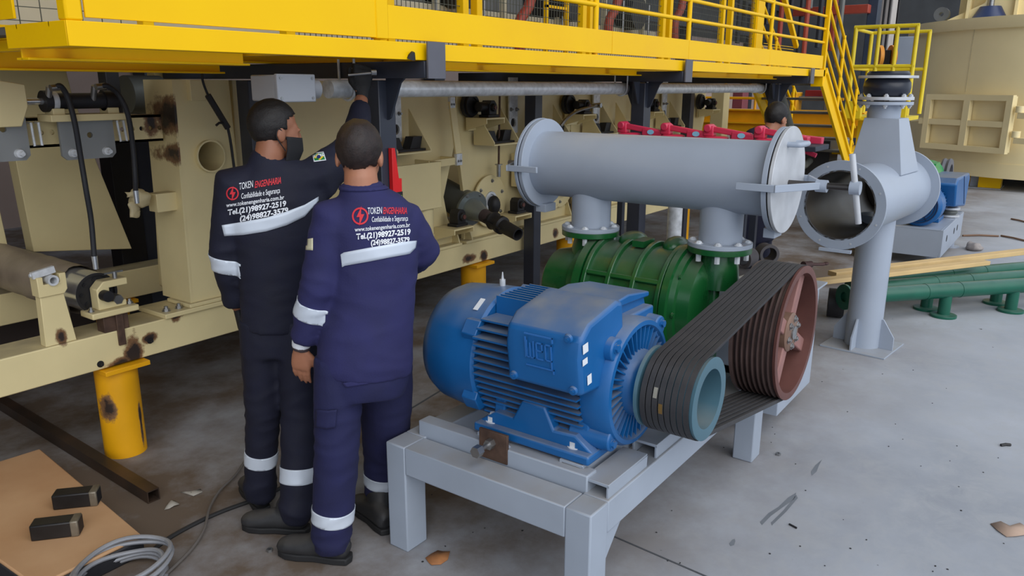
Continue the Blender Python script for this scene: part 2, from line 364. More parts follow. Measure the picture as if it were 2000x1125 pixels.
g = G(); g.prism([(2.52, .66), (2.83, .66), (2.83, 1.822), (2.56, 1.822)], (0, YF+.06, 0), (1, 0, 0), (0, 0, 1), -.03); g.done('side_plate', BEIGE, mach, .002)
for a_, b_ in zip(XS, XS[1:]):                      # rear plates seen through the gaps
    G().box(a_+.1, b_+.1, 4.5, 4.53, .67, 1.82).done('rear_plate', BEIGE, mach)
# gusseted cradles
def cradle(xr):
    xl = xr-.32; p = .19; z0, z1 = 1.385, 1.65; g = G()
    for x in (xl, xr-.01): g.prism([(0, z0), (p, z0), (p, z0+.012), (0, z1)], (x+.01, YF+.03, 0), (0, -1, 0), (0, 0, 1), .01)
    g.box(xl, xr, YF-p+.03, YF+.03, z0-.012, z0)
    c = g.done('cradle', BEIGE, mach, .0015)
    for k in (-1, 1):
        x = (xl+xr)/2+k*.075
        g = G(); g.prism([(-.05, 0), (.05, 0), (.075, .09), (-.01, .09)] if k > 0 else [(-.05, 0), (.05, 0), (.01, .09), (-.075, .09)], (x, YF-.02, z0), (1, 0, 0), (0, 0, 1), .07)
        g.done('saddle', BLKD, c)
    G().box(xl+.012, xr-.012, YF-.12, YF+.025, z0, z0+.014).done('saddle_pad', BLKD, c)
for x in (3.87, 4.87, 5.62, 6.42, 7.02, 7.9): cradle(x)
def slot_plate(x):
    g = G(); g.prism([(-.055, 0), (.055, 0), (.055, .42), (-.055, .42)], (x, YF+.028, 1.44), (1, 0, 0), (0, 0, 1), .014, holes=[(0, .08, .034)])
    c = g.done('slotted_plate', ZINC, mach)
    g = G()
    for s_ in (-1, 1): g.hexnut((x+s_*.036, YF+.014, 1.62), (0, -1, 0), .012, .012)
    g.done('bolts', STEEL, c)
    G().cyl((x, YF+.031, 1.52), (x, YF+.029, 1.52), .034).done('slot', BLKD, c)
for q in (775, 1006, 1168, 1300): slot_plate(P(q, 215).x)
# black bearing units on box brackets
def bearing_unit(x, z, r=.075, roller=True, grp='bearing units along the machine side', label='black roller bearing in a box bracket'):
    t = thing('bearing_unit', label, 'bearing', (x, YF-.06, z-.12), grp)
    if roller: g = G(); g.lathe((x-.075, YF+.03, z+.01), (0, -1, 0), [(0, 0), (0, r*1.15), (.03, r*1.15), (.03, r), (.05, r), (.05, r*.75), (.04, r*.7), (.04, 0)], 28); (g.done)('roller_end', BLKD, t)
    g = G(); g.box(x-.025, x+.10, YF-.12, YF-.03, z-.075, z-.055); g.prism([(0, -.055), (.085, -.055), (.085, .02), (.06, .045), (.02, .045), (0, .02)], (x-.005, YF-.035, z), (1, 0, 0), (0, 0, 1), .08)
    g.cyl((x+.037, YF-.115, z-.005), (x+.037, YF-.135, z-.005), .03, .026, 20); g.cyl((x-.08, YF-.07, z), (x+.0, YF-.07, z), .035, .035, 18) if roller else None; g.done('pillow_block', BLKD, t, .003)
    G().cyl((x+.037, YF-.135, z-.005), (x+.037, YF-.142, z-.005), .016, .016, 14).done('shaft_end', RUSTY, t)
    g = G(); zz = z-.085
    g.box(x-.10, x+.12, YF-.16, YF+.03, zz, zz+.01); g.prism([(0, 0), (.22, 0), (.22, -.05), (.16, -.085), (0, -.085)], (x-.10, YF+.02, zz), (1, 0, 0), (0, 0, 1), .01)
    for k in (-.10, .11): g.prism([(-.03, 0), (.16, 0), (.16, -.03), (-.03, -.085)], (x+k+.01, YF, zz), (0, -1, 0), (0, 0, 1), .01)
    g.done('box_bracket', BEIGE, t, .002)
    return t
b1 = bearing_unit(4.56, 1.65, .075, True, label='black roller bearing beside the flat strap, under the galvanised pipe')
b2 = bearing_unit(4.19, .90, .075, False, label='low black bearing with rusty shaft end beside the grey discharge pipe')
for x, z, lb in ((5.90, 1.64, 'black roller bearing above the rounded lever near the grey end flange'), (7.25, 1.63, 'black roller bearing half hidden behind the second black column'), (8.75, 1.62, 'black roller bearing next to the last thin black column'),
    (4.92, .90, 'low black bearing on a tray beside the bolted round flange'), (6.05, .89, 'low black bearing behind the grey flange of the silencer')):
    dup(b1 if z > 1.2 else b2, (x-4.56, 0, z-1.65) if z > 1.2 else (x-4.19, 0, z-.90), lb)
# bolted round flanges on the side plates
def round_flange(x, z, lb):
    t = thing('bearing_flange', lb, 'flange', (x, YF+.03, z-.17), 'round bolted flanges on the side plates')
    g = G(); g.lathe((x, YF+.032, z), (0, -1, 0), [(0, .075), (0, .2), (.012, .2), (.014, .195), (.014, .075), (0, .075)], 40); g.done('flange_plate', BEIGE, t)
    g = G()
    for k in range(6): g.hexnut((x+.155*cos(k*pi/3+.4), YF+.018, z+.155*sin(k*pi/3+.4)), (0, -1, 0), .011, .009, .006)
    g.done('flange_bolts', STEEL, t)
    G().lathe((x, YF+.03, z), (0, -1, 0), [(0, 0), (0, .073), (.02, .073), (.02, .055), (.008, .05), (.008, 0)], 30).done('seal_ring', ZINC, t)
    g = G(); g.ell((x+.005, YF-.01, z-.03), (.052, .05, .075)); g.done('shaft_cover', BLKD, t)
c0 = P(962, 393)
round_flange(c0.x, c0.z, 'round bolted beige flange beside the black nozzle')
round_flange(5.75, .97, 'round bolted beige flange behind the silencer end')
# beige discharge bins
def bin_(x0, x1, lb, lo=1.03, hi=1.285):
    t = thing('discharge_bin', lb, 'bin', ((x0+x1)/2, YF-.1, .80), 'beige discharge bins')
    g = G(); Y0, Y1 = YF-.20, YF+.03
    for (a, b, c, d) in ((x0, x1, Y0, Y0+.008), (x0, x0+.008, Y0, Y1), (x1-.008, x1, Y0, Y1)): g.box(a, b, c, d, lo, hi)
    g.box(x0, x1, Y0, Y1, lo-.01, lo); g.done('bin_body', BEIGE, t, .004)
    xm = x1-.10; G().tube((xm, YF-.1, lo-.20), (xm, YF-.1, lo), .085, .078, 28).done('spout', BEIGE, t)
    G().lathe((xm, YF-.1, lo-.215), (0, 0, 1), [(0, 0), (0, .03), (.012, .088), (.03, .088), (.03, 0)], 28).done('spout_cap', BEIGE, t)
bb0, bb1 = P(772, 325, .2), P(863, 402, .2)
bin_(bb0.x-.12, bb1.x, 'beige sheet metal bin with round spout under the wide cradle', bb1.z, bb0.z)
bin_(5.02, 5.45, 'beige sheet metal bin half hidden by the silencer flange')
t = thing('clamp_strap', 'worn flat beige strap bolted between two cleats on the machine side', 'strap', P(890, 300))
s0, s1 = P(882, 198, .06), P(895, 300, .10)
G().bar(s0, s1, .062, .014, up=(0, -1, 0)).done('strap_bar', BEIGER, t, .002)
for q, w_ in ((s0, .05), (s1+V((0, 0, -.03)), .06)):
    g = G(); g.box(q.x-w_/2, q.x+w_/2, q.y-.012, q.y+.012, q.z-.05, q.z+.03); c = g.done('cleat', ZINC, t, .002)
    g = G(); [g.hexnut((q.x+k*.013, q.y-.012, q.z-.02), (0, -1, 0), .007, .006, .004) for k in (-1, 1)]; g.done('cleat_bolts', STEEL, c)
g = G(); g.bar((3.9, YF-.10, 1.285), s1+V((0, .012, -.05)), .012, .05, up=(0, 0, 1)); g.bar(s1+V((0, .02, -.05)), s1+V((.0, .2, -.05)), .012, .05); g.done('cross_bar', BEIGE, t, .002)
t = thing('spring_rod', 'thin upright rusty rod with spring nut left of the grey silencer flange', 'rod', P(975, 330))
r0, r1 = P(976, 185, .05), P(974, 322, .05)
G().cyl(r0, r1, .008).done('rod', RUSTB, t); g = G(); g.lathe(r1, (0, 0, 1), [(0, 0), (0, .03), (.006, .03), (.006, 0)], 16); g.cyl(r1+V((0,0,-.09)), r1, .016); g.done('nut_block', STEEL, t)
t = thing('curved_lever', 'bare steel lever curving up over a bearing beside the silencer end', 'lever', P(1100, 240))
G().sweep(smooth_path([P(1095, 246, .1), P(1110, 228, .12), P(1130, 216, .13), P(1165, 206, .13)]), .014, 8).done('lever_arm', STEEL, t)
g = G(); q = P(1165, 206, .13); g.cyl(q+V((-.05, 0, 0)), q+V((.05, 0, .012)), .012); g.cyl(q+V((.03, -.03, 0)), q+V((.03, .05, 0)), .02); g.done('pivot', STEEL, t)
# tall beige end column and yellow rear girder beyond the last bay
q0, q1 = P(1410, 290), P(1432, 180)
G().box(q0.x-.05, q0.x+.14, YF, YF+.16, .66, 1.822).done('end_column', BEIGE, mach, .004)
# low dark wall added behind the pedestals, for the shade under the beam
UNDERDARK = mat('dark brown plate', (74, 64, 60), .7, 0, .2, 2)
struct('wall_1', G().box(-2, 12.5, 5.3, 5.4, 0, .55), UNDERDARK)
# yellow pedestals
def pedestal(x, y, lb):
    t = thing('pedestal', lb, 'pedestal', (x, y, 0), 'yellow pipe pedestals under the base beams')
    G().cyl((x, y, 0), (x, y, .455), .098, .098, 32).done('post', YELP, t)
    G().box(x-.105, x+.115, y-.12, y+.12, .455, .478).done('cap_plate', YELP, t, .002)
    return t
pedestal(1.775, YF+.08, 'scorched yellow pedestal nearest the camera under the base beam')
for px, lb in ((925, 'yellow pedestal standing behind the blue motor fan cover'), (1106, 'yellow pedestal behind the green blower end'), (1322, 'yellow pedestal seen between the two silencer stubs')):
    pedestal(ay(px, 560, YF+.08).x, YF+.08, lb)
pedestal(2.35, 4.84, 'yellow pedestal under the rear beam, beyond the tall column'); pedestal(.65, 4.84, 'yellow pedestal under the rear beam, behind the wrapped roller')
for q in ((196, 711), (293, 665)):
    p = P(*q); G().hexnut(p, (0, -1, 0), .012, .01).done('beam_bolt', BLKD, mach)
# chrome roller wrapped in film
FILM = mat('dusty packing film', (150, 135, 118), .45, 0, .15, 8, .35, 22)
rc = P(226, 580)
xr, zr, R = 1.735, .835, .098
t = thing('wrapped_roller', 'chrome roller wrapped in dusty brown film, on bearings above the base beam', 'roller', (xr, YF, .70))
G().lathe((xr, YF+.08, zr), (0, 1, 0), [(0, R-.012), (0, R), (1.9, R), (1.9, 0)], 48).done('roller_shell', CHROME, t)
g = G(); g.lathe((xr, YF+.078, zr), (0, 1, 0), [(.012, 0), (.012, R-.014), (0, R-.012), (0, R)], 40); g.done('end_disc', BLKD, t)
g = G(); [g.hexnut((xr+.065*cos(k*pi/4), YF+.088, zr+.065*sin(k*pi/4)), (0, -1, 0), .008, .006, .003) for k in range(8)]; g.cyl((xr, YF+.09, zr), (xr, YF-.03, zr), .026); g.done('journal', BLKD, t)
def film(y0, y1, n=26):
    g = G(); rs = []
    for j in range(n+1):
        y = y0+(y1-y0)*j/n; ring = []
        for i in range(36):
            a = 2*pi*i/36; q = noise.noise(V((cos(a)*2.4, sin(a)*2.4, y*7)))
            lift = .010+.010*abs(q)+(.035*max(0, noise.noise(V((cos(a)*1.3+5, sin(a), y*3)))) if j in (0, 1, n) else 0)
            ring.append(g.bm.verts.new((xr+(R+lift)*cos(a), y+.02*q*(1 if j in (0, n) else .2), zr+(R+lift)*sin(a)-(.02*max(0, -sin(a))))))
        rs.append(ring)
    for a, b in zip(rs, rs[1:]): g.bridge(a, b)
    return g.done('film_wrap', FILM, t, ang=180)
film(YF+.24, YF+1.25)
g = G(); rag = []
for i in range(7):
    rag.append([g.bm.verts.new((xr-.09+.05*j/4+.012*noise.noise(V((i, j, .3))), YF+.25+.012*j+.03*noise.noise(V((i*.7, j*.9, 3))), zr-.05-.022*i-.01*noise.noise(V((i, j, 9))))) for j in range(5)])
for a, b in zip(rag, rag[1:]):
    for j in range(4): g.bm.faces.new((a[j], a[j+1], b[j+1], b[j]))
g.done('torn_film', FILM, t, ang=180)
t = thing('bearing_block', 'cream clamp bearing block holding the wrapped roller on the base beam', 'bearing', (1.80, YF+.05, .655))
bx = xr+.045
g = G(); g.box(bx-.125, bx+.10, YF-.02, YF+.10, .735, .765); g.done('saddle_plate', BEIGE, t, .006)
g = G(); g.prism([(-.075, 0), (-.075, .10), (-.04, .135), (.075, .135), (.075, .10), (-.015, .10), (-.015, .03), (.06, .03), (.06, 0)], (bx, YF+.085, .765), (1, 0, 0), (0, 0, 1), .07); g.done('clamp_jaw', BEIGE, t, .005)
G().cyl((bx+.02, YF+.01, .80), (bx+.02, YF+.09, .80), .024, .024, 6).done('shaft_nut', STEEL, t)
g = G(); g.box(bx-.07, bx+.05, YF+.0, YF+.07, .655, .735); g.box(bx-.015, bx+.02, YF-.012, YF+.0, .58, .735); g.done('scorched_post', RUSTB, t, .003)
g = G(); g.cyl((bx+.03, YF+.04, .89), (bx+.03, YF+.04, .932), .011, .011, 12); g.bar((bx-.02, YF+.04, .93), (bx+.07, YF+.04, .93), .008, .008); g.done('clamp_screw', STEEL, t)
g = G(); g.hexnut((bx+.08, YF+.03, .765), (0, 0, 1), .013, .012); g.hexnut((bx-.105, YF+.03, .765), (0, 0, 1), .011, .01); g.done('saddle_bolts', STEEL, t)
t = thing('cradle_stand', 'tapered cream stand with open fork on the base beam', 'stand', (1.51, YF+.06, .655))
q = 1.515
g = G(); g.prism([(-.065, 0), (.07, 0), (.042, .235), (-.058, .235)], (q, YF+.06, .655), (1, 0, 0), (0, 0, 1), .05); g.done('post', BEIGER, t, .003)
g = G(); g.prism([(-.065, 0), (.042, 0), (.058, .02), (.058, .095), (.03, .095), (.03, .055), (-.04, .055), (-.04, .09), (-.065, .09)], (q, YF+.07, .885), (1, 0, 0), (0, 0, 1), .07); g.done('fork', BEIGE, t, .003)
g = G(); g.tube((q-.002, YF-.012, .955), (q-.002, YF+.09, .955), .024, .015, 20); g.cyl((q-.08, YF+.03, .985), (q-.05, YF+.03, .985), .008); g.bar((q-.075, YF+.02, .985), (q+.02, YF+.02, 1.0), .02, .03); g.done('latch_pin', ZINC, t)
# hydraulic cylinder and its hoses
t = thing('hydraulic_cylinder', 'black hydraulic cylinder lying on the holed beam with two hoses', 'cylinder', ay(160, 215, 3.62))
c0, c1 = ay(92, 196, 3.62), ay(222, 198, 3.62); zc = (c0.z+c1.z)/2; c0.z = c1.z = zc
G().cyl(c0, c1, .034, .034, 28).done('barrel', RUB, t); g = G(); g.cyl(c0+V((-.02,0,0)), c0+V((.008,0,0)), .045, .045, 28); g.cyl(c1+V((-.05,0,0)), c1+V((.012,0,0)), .045, .045, 28); g.done('end_cap', BLKD, t)
G().cyl(c0+V((.012, 0, 0)), c0+V((.035, 0, 0)), .041, .041, 28).done('gland_ring', ZINC, t)
G().cyl(c0+V((-.13, 0, 0)), c0, .014, .014, 18).done('piston_rod', CHROME, t)
g = G(); g.box(c0.x-.02, c1.x+.03, 3.56, 3.69, zc-.085, zc-.055); g.box(c0.x+.0, c0.x+.05, 3.58, 3.66, zc-.06, zc-.03); g.box(c1.x-.05, c1.x, 3.58, 3.66, zc-.06, zc-.03); g.done('mount_plate', BEIGE, t, .003)
g = G(); g.prism([(-.09, -.10), (.0, -.10), (.035, -.02), (.035, .07), (-.09, .09)], (c0.x-.13, 3.66, zc), (1, 0, 0), (0, 0, 1), .08); g.done('clevis', BEIGE, t, .004)
for (px, py, lbl, pts) in ((108, 170, 0, [(108, 172), (118, 168), (132, 190), (146, 240), (158, 310), (168, 370), (178, 430), (184, 500)]), (196, 170, 1, [(196, 170), (210, 168), (232, 186), (250, 225), (260, 290), (264, 345), (265, 372)])):
    hz = [ay(x, y, 3.54-.01*(i % 2)) for i, (x, y) in enumerate(pts)]
    h = G().sweep(smooth_path(hz, 7), .0115, 10).done('hydraulic_hose', RUB, t)
    G().cyl(hz[-1]+V((0, 0, .0)), hz[-1]+V((.0, 0, -.06)), .013, .011, 12).done('hose_ferrule', CHROME, h)
    g = G(); g.cyl(hz[0]+V((-.01, .06, -.06)), hz[0]+V((-.01, .03, .005)), .013); g.cyl(hz[0]+V((-.02, .0, .0)), hz[0]+V((.02, .0, .004)), .014); g.done('hose_elbow', STEEL, h)
GPL = mat('dusty grey plate', (148, 150, 150), .45, .3, .08, 4)
def hung_plate(px0, px1, py0, py1, lb):
    a_, b_ = ay(px0, py0, 3.64), ay(px1, py1, 3.64)
    t = thing('hanging_plate', lb, 'plate', ((a_.x+b_.x)/2, 3.65, b_.z), 'grey plates on the holed beam')
    g = G(); x0, x1, z0, z1 = a_.x, b_.x+.02, b_.z, a_.z
    g.prism([(x0, z1), (x0, z0+.02), (x0+.02, z0), (x1-.02, z0), (x1, z0+.02), (x1, z1)], (0, 3.655, 0), (1, 0, 0), (0, 0, 1), .015, holes=[((x0+x1)/2+.01, z1-.08, .013)]); g.done('plate', GPL, t)
    for x in (x0+.045, x1-.045): g = G(); g.cyl((x, 3.6, z0+.03), (x, 3.72, z0+.03), .009); g.cyl((x, 3.64, z0+.03), (x, 3.625, z0+.03), .02, .017, 20); g.done('plate_bolt', ZINC, t)
hung_plate(112, 220, 230, 307, 'grey hanging plate directly below the black hydraulic cylinder'); hung_plate(-60, 52, 215, 313, 'grey hanging plate at the picture edge beside the loop handle')
def loop_handle(px, py, py2, lb):
    a_, b_ = ay(px, py, 3.66), ay(px+8, py2, 3.66); w_ = .03
    g = G(); g.sweep([a_+V((0, .03, 0)), a_, b_, b_+V((w_, 0, 0)), a_+V((w_, 0, .0)), a_+V((w_, .03, 0))], .006, 8); tag(g.done('loop_handle', ZINC, None), lb, 'handle', 'loop handles on the holed beam')
loop_handle(60, 240, 285, 'thin steel loop handle between the two grey plates'); loop_handle(228, 236, 276, 'thin steel loop handle to the right of the hydraulic cylinder plate')
# black actuator post and bracketed cap
g = G(); a_, b_ = ay(199, 122, 4.0), ay(238, 225, 4.0); g.box(a_.x, b_.x, 3.98, 4.06, b_.z, a_.z); o = g.done('actuator_post', BLKD, None, .004); tag(o, 'black square actuator post standing behind the hydraulic cylinder', 'post')
q = ay(217, 120, 4.0); G().cyl((q.x, 4.02, q.z), (q.x, 4.02, q.z+.03), .022, .022, 6).done('cap_nut', CHROME, o)
g = G(); a_, b_ = ay(212, 310, 5.0), ay(255, 488, 5.0); g.box(a_.x, a_.x+.17, 4.98, 5.12, 0, a_.z+.1); tag(g.done('rear_post', BLKD, None, .004), 'black square post behind the frame, by the wrapped valve', 'post')
g = G(); a_ = ay(262, 300, 5.0); g.box(a_.x, a_.x+.13, 5.0, 5.12, 0, a_.z+.1); tag(g.done('rear_post', BLK, None, .004), 'dark blue square post touching the tall column in view', 'post')
GAUZ = mat('grey cylinder shell', (96, 100, 98), .5, .2, .1, 6)
g = G(); a_, b_ = ay(245, 185, 4.15), ay(312, 185, 4.15); g.lathe(a_, (1, 0, 0), [(0, 0), (0, .1), (b_.x-a_.x, .1), (b_.x-a_.x, 0)], 32); tag(g.done('drum_cover', GAUZ, None), 'grey drum behind the holed beam beside the tall column', 'drum')
# wrapped valve on an arm
t = thing('wrapped_valve', 'valve wrapped in yellowed film on a beige arm left of the tall column', 'valve', P(275, 400))
g = G(); a_ = P(296, 378, -.1); b_ = P(345, 408, -.1); g.box(a_.x, b_.x+.02, YF+.06, YF+.14, b_.z, a_.z); g.done('arm', BEIGE, t, .003)
g = G(); c = P(274, 388, -.08)
g.ell(c, (.05, .045, .048), 20, 14)
for v in g.bm.verts: v.co += (v.co-c)*.35*noise.noise(v.co*28)
g.done('film_bag', mat('yellowed film', (196, 180, 140), .4, 0, .12, 12, .3, 30), t, ang=180)
for i, (dx, dz) in enumerate(((-.05, .03), (-.045, -.05))):
    g = G(); q = c+V((dx, -.02, dz)); g.ell(q, (.03, .012, .02+.02*i), 10, 8)
    for v in g.bm.verts: v.co += V((noise.noise(v.co*40), 0, noise.noise(v.co*33+V((4,4,4)))))*.02
    g.done('film_tail', MATS['yellowed film'], t, ang=180)
# hanging torch cable in front of the tall column
t = thing('hanging_cable', 'black cable with a clamp sleeve hanging in front of the tall beige column', 'cable', P(420, 240, .1))
pts = [P(x, y, .1) for x, y in ((394, 135), (396, 158), (406, 185))]+[P(425, 225, .1)]
G().sweep(smooth_path(pts), .006, 8).done('cord', BLKD, t)
G().sweep([P(406, 186, .1), P(445, 250, .1)], .016, 10).done('sleeve', BLKD, t)
G().sweep(smooth_path([P(445, 250, .1), P(450, 275, .1), P(455, 310, .1), P(460, 350, .1)]), .007, 8).done('cord', BLKD, t)
G().sweep([P(440, 240, .1), P(428, 240, .12), P(422, 245, .12)], .006, 8).done('trigger', BLKD, t)
# drum in the gap, with cone and black nozzle
t = thing('rotary_burner', 'grey pipe with flange, cone and black hose nozzle poking out of the machine gap', 'nozzle', P(930, 430, .1))
d0 = ay(868, 378, 3.95); d1 = ay(1012, 458, 3.1); ax_ = (d1-d0).normalized(); Ln = (d1-d0).length
f = lambda k: d0+ax_*(Ln*k)
G().lathe(d0-ax_*.3, ax_, [(0, 0), (0, .115), (.3+Ln*.38, .115)], 36).done('body_pipe', GAUZ, t)
GP2 = mat('grey zinc paint', (140, 148, 148), .32, .5, .08, 8)
g = G(); g.lathe(f(.38), ax_, [(0, 0), (0, .135), (.02, .135), (.02, .09), (.04, .085), (.16, .05), (.16, 0)], 36); c = g.done('flange_cone', GP2, t)
uu, vv, _ = basis(ax_); g = G(); [g.hexnut(f(.38)+ax_*.02+uu*(.12*cos(k*pi/3))+vv*(.12*sin(k*pi/3)), ax_, .009, .008, .004) for k in range(6)]; g.done('flange_bolts', STEEL, c)
G().cyl(f(.38)+ax_*.15, f(.38)+ax_*.27, .05, .048, 24).done('brown_sleeve', mat('brown fabric sleeve', (72, 60, 60), .8, 0, .2, 30), t)
s_ = Ln*.38
g = G(); g.lathe(f(.38)+ax_*.25, ax_, [(0, 0), (0, .056), (.03, .068), (.05, .056), (.09, .056), (.10, .066), (.13, .066), (.14, .05), (Ln-s_-.25, .046), (Ln-s_-.25, .036), (Ln-s_-.33, .034), (Ln-s_-.33, 0)], 30)
for k in (-1, 1): g.bar(f(.38)+ax_*.24+uu*k*.06, f(.38)+ax_*.42+uu*k*.056, .02, .012, up=vv)
g.done('black_nozzle', BLKD, t)
# ------------------------------------------------------------------ yellow walkway
YP, XA, XB = 2.28, 1.085, 8.66
wk = thing('walkway', 'yellow raised walkway with channel edge and toe board above the machine', 'walkway', (4.8, 2.9, 1.90))
g = G(); zb, zt = 1.90, 1.968
g.box(XA, XB, YP, YP+.008, zb, zt); g.box(XA+.009, XB-.001, YP+.0081, YP+.06, zb+.0001, zb+.008); g.box(XA+.009, XB-.001, YP+.0081, YP+.06, zt-.008, zt-.0001)
g.done('edge_channel', YEL, wk, .002)
g = G(); g.box(XA, XA+.008, YP+.0085, 2.66, zb, zt); g.box(XA+.0081, XA+.06, YP+.061, 2.659, zb+.0001, zb+.008); g.done('end_channel', YEL, wk, .002)
xs = [XA+.055, 2.28, 4.13, 5.21, 6.9, XB-.1]
for a_, b_ in zip(xs, xs[1:]): G().box(a_+.002, b_-.002, YP+.006, YP+.014, 1.978, 2.104 if a_ > 2 else 2.16).done('toe_board', YEL, wk, .0015)
G().box(XA+.004, XA+.012, 2.60, 3.4, 1.985, 2.2).done('toe_board', YEL, wk, .0015)
GRATE = mat('grating steel', (120, 118, 112), .5, .5, .1, 10)
g = G()
for i in range(150): x = XA+.03+i*.05; g.box(x, x+.005, YP+.06, 3.35, 1.945, 1.968)
for j in range(6): y = YP+.1+j*.2; g.box(XA, XB, y, y+.004, 1.955, 1.968)
g.done('deck_grating', GRATE, wk)
G().box(XA+.1, XB-.05, YP+.34, 3.7, 1.941, 1.9445).done('deck_plate', YEL, wk)
YELD = YEL
for xa_, xb_, y, z0, z1 in ((XA+.02, 1.88, 2.62, 1.868, 1.94), (2.95, XB, 2.62, 1.868, 1.94), (XA+.02, 2.25, 3.32, 1.848, 1.94), (2.26, XB, 3.32, 1.9, 1.94)): g = G(); g.box(xa_, xb_, y, y+.008, z0, z1); g.box(xa_, xb_, y-.04, y+.04, z0, z0+.008); g.done('deck_beam', YEL, wk, .002)
for x in (1.2, 1.9, 3.3, 4.0, 4.65, 6.0, 6.8, 7.6): G().box(x, x+.05, YP+.06, 3.3, 1.905, 1.94).done('deck_joist', YEL, wk)
# posts and rails along the edge
for px in (1172, 1353, 1513): x = ay(px, 60, YP).x; G().cyl((x, YP+.03, 1.95), (x, YP+.03, 2.9), .0165, .0165, 16).done('rail_post', YEL, wk)
G().box(XB-.05, XB, YP, YP+.045, 1.9, 2.9).done('rail_post', YEL, wk, .004)
G().box(XA+.002, XA+.05, YP+.003, YP+.05, 1.968, 2.9).done('corner_post', YEL, wk, .006)
x = ay(748, 20, YP).x; G().box(x-.035, x+.03, YP+.002, YP+.04, 1.975, 2.9).done('rail_post', YEL, wk, .004)
for z in (2.236, 2.366, 2.49): G().cyl((2.6, YP+.03, z), (XB-.02, YP+.03, z), .0135, .0135, 12).done('rail', YEL, wk)
# mesh guard panels on the deck
def guard(x0, x1, Y, lb, ang=0.0, dens=.032):
    t = thing('mesh_guard', lb, 'guard panel', ((x0+x1)/2, Y, 1.97), 'yellow framed mesh guards on the walkway')
    z1 = 3.0
    for x in (x0, x1): g = G(); g.box(x-.025, x+.025, Y-.02, Y+.03, 1.97, z1); g.done('frame_post', YEL, t, .003)
    G().box(x0+.025, x1-.025, Y-.012, Y+.02, 1.975, 2.01).done('bottom_rail', YEL, t)
    g = G(); n = int((x1-x0-.06)/dens)
    for i in range(1, n): x = x0+.03+(x1-x0-.06)*i/n; g.box(x-.0016, x+.0016, Y, Y+.003, 2.0, z1)
    for j in range(int((z1-2.0)/.05)): z = 2.03+j*.05; g.box(x0+.02, x1-.02, Y+.003, Y+.006, z-.0016, z+.0016)
    g.done('wire_mesh', mat('guard wire', (92, 92, 80), .5, .4, .1, 8), t)
YG = 2.95
gx = [ay(px, 20, YG).x for px in (560, 742, 905, 932, 1138, 1152, 1295, 1308, 1412, 1428)]
lbs = ('mesh guard panel above the two workers', 'mesh guard panel over the black bracket plate', 'mesh guard panel with the rust red arm behind it', 'mesh guard panel between the first and second round rail posts', 'narrow mesh guard panel left of the thick yellow posts')
for (a_, b_), lb in zip(((gx[0], gx[1]), (gx[1]+.06, gx[2]), (gx[3], gx[4]), (gx[5], gx[6]), (gx[7], gx[8])), lbs): guard(a_, b_, YG, lb)
guard(gx[9], ay(1475, 40, YG).x, YG, 'mesh guard panel next to the wide yellow corner post')
x = ay(1482, 40, YG).x; tag(G().box(x-.12, x+.08, YG-.03, YG+.05, 1.975, 3.0).done('guard_post', YEL, None, .004), 'wide yellow corner post at the end of the mesh guards', 'post')
guard(1.14, 1.9, 3.3, 'coarse mesh guard panel at the near end of the walkway', dens=.075)
a_, b_ = ay(1525, 20, 2.9), ay(1555, 95, 2.9)
t = thing('mesh_gate', 'leaning yellow mesh door at the far end of the walkway', 'door', (b_.x, 2.9, 1.97))
g = G(); g.bar(a_+V((0, 0, .2)), (b_.x, 2.9, 2.25), .05, .05); g.bar((b_.x, 2.9, 2.26), (b_.x, 2.9, 1.97), .05, .05); g.done('door_frame', YEL, t, .003)
g = G(); [g.box(a_.x-.4, b_.x-.03, 2.92, 2.925, 1.99+k*.028, 1.995+k*.028) for k in range(10)]; g.done('door_slats', YEL, t)
# black cantilever columns
def column(i, px_plate, px_rear, lb):
    xc = ay(px_plate, 120, 2.25).x; rear = i < 3
    t = thing('support_frame', lb, 'column', (xc, 2.6, 0), 'black columns carrying the walkway')
    w = .052
    G().box(xc-w, xc+w, 2.6-w, 2.6+w, 0, 1.82).done('post', BLK, t, .004)
    G().box(xc-w, xc+w, 2.272, 4.25, 1.828, 1.898).done('arm', BLK, t, .004)
    G().box(xc-.055, xc+.055, 2.248, 2.258, 1.826, 1.975).done('end_plate', mat('grey primed plate', (92, 92, 100), .5, 0, .08, 8), t, .0015)
    G().box(xc-.05, xc+.05, 2.258, 2.272, 1.83, 1.897).done('arm_cap', BLK, t)
    for k in (-1, 1):
        g = G(); g.prism([(0, 0), (k*.11, 0), (k*.085, -.02), (k*.02, -.17), (0, -.18)], (xc-.004, 2.6-k*0-w*k*-1 if False else 2.6+k*w, 1.828), (0, 1, 0), (0, 0, 1), .012); g.done('gusset', BLK, t)
        if i == 0 and k < 0: continue
        g = G(); g.prism([(0, 0), (k*.09, 0), (k*.02, -.15), (0, -.15)], (xc+k*w, 2.6, 1.828), (1, 0, 0), (0, 0, 1), .01); g.done('gusset', BLK, t)
    if rear: G().box(xc-.05, xc+.05, 3.48, 3.58, 0, 1.82).done('rear_post', BLK, t, .004)
    G().box(xc-.1, xc+.1, 2.5, 2.7, 0, .012).done('foot_plate', BLK, t)
    return xc
XC = [column(0, 853, 492, 'black column behind the two workers with the junction box pipe beside it'), column(1, 1347, 1048, 'black column standing behind the middle of the grey silencer'), column(2, 1590, 1340, 'black column near the yellow stairs, behind the bending man')]
g = G(); g.cyl((XC[0]-.13, 2.275, 1.905), (XC[0]-.13, 2.262, 1.93), .02, .008, 8)
tag(g.done('weld_spatter', BLKD, None), 'dark weld burn at the lower edge of the yellow channel', 'weld burn')
q = ay(1048, 172, 3.5); 
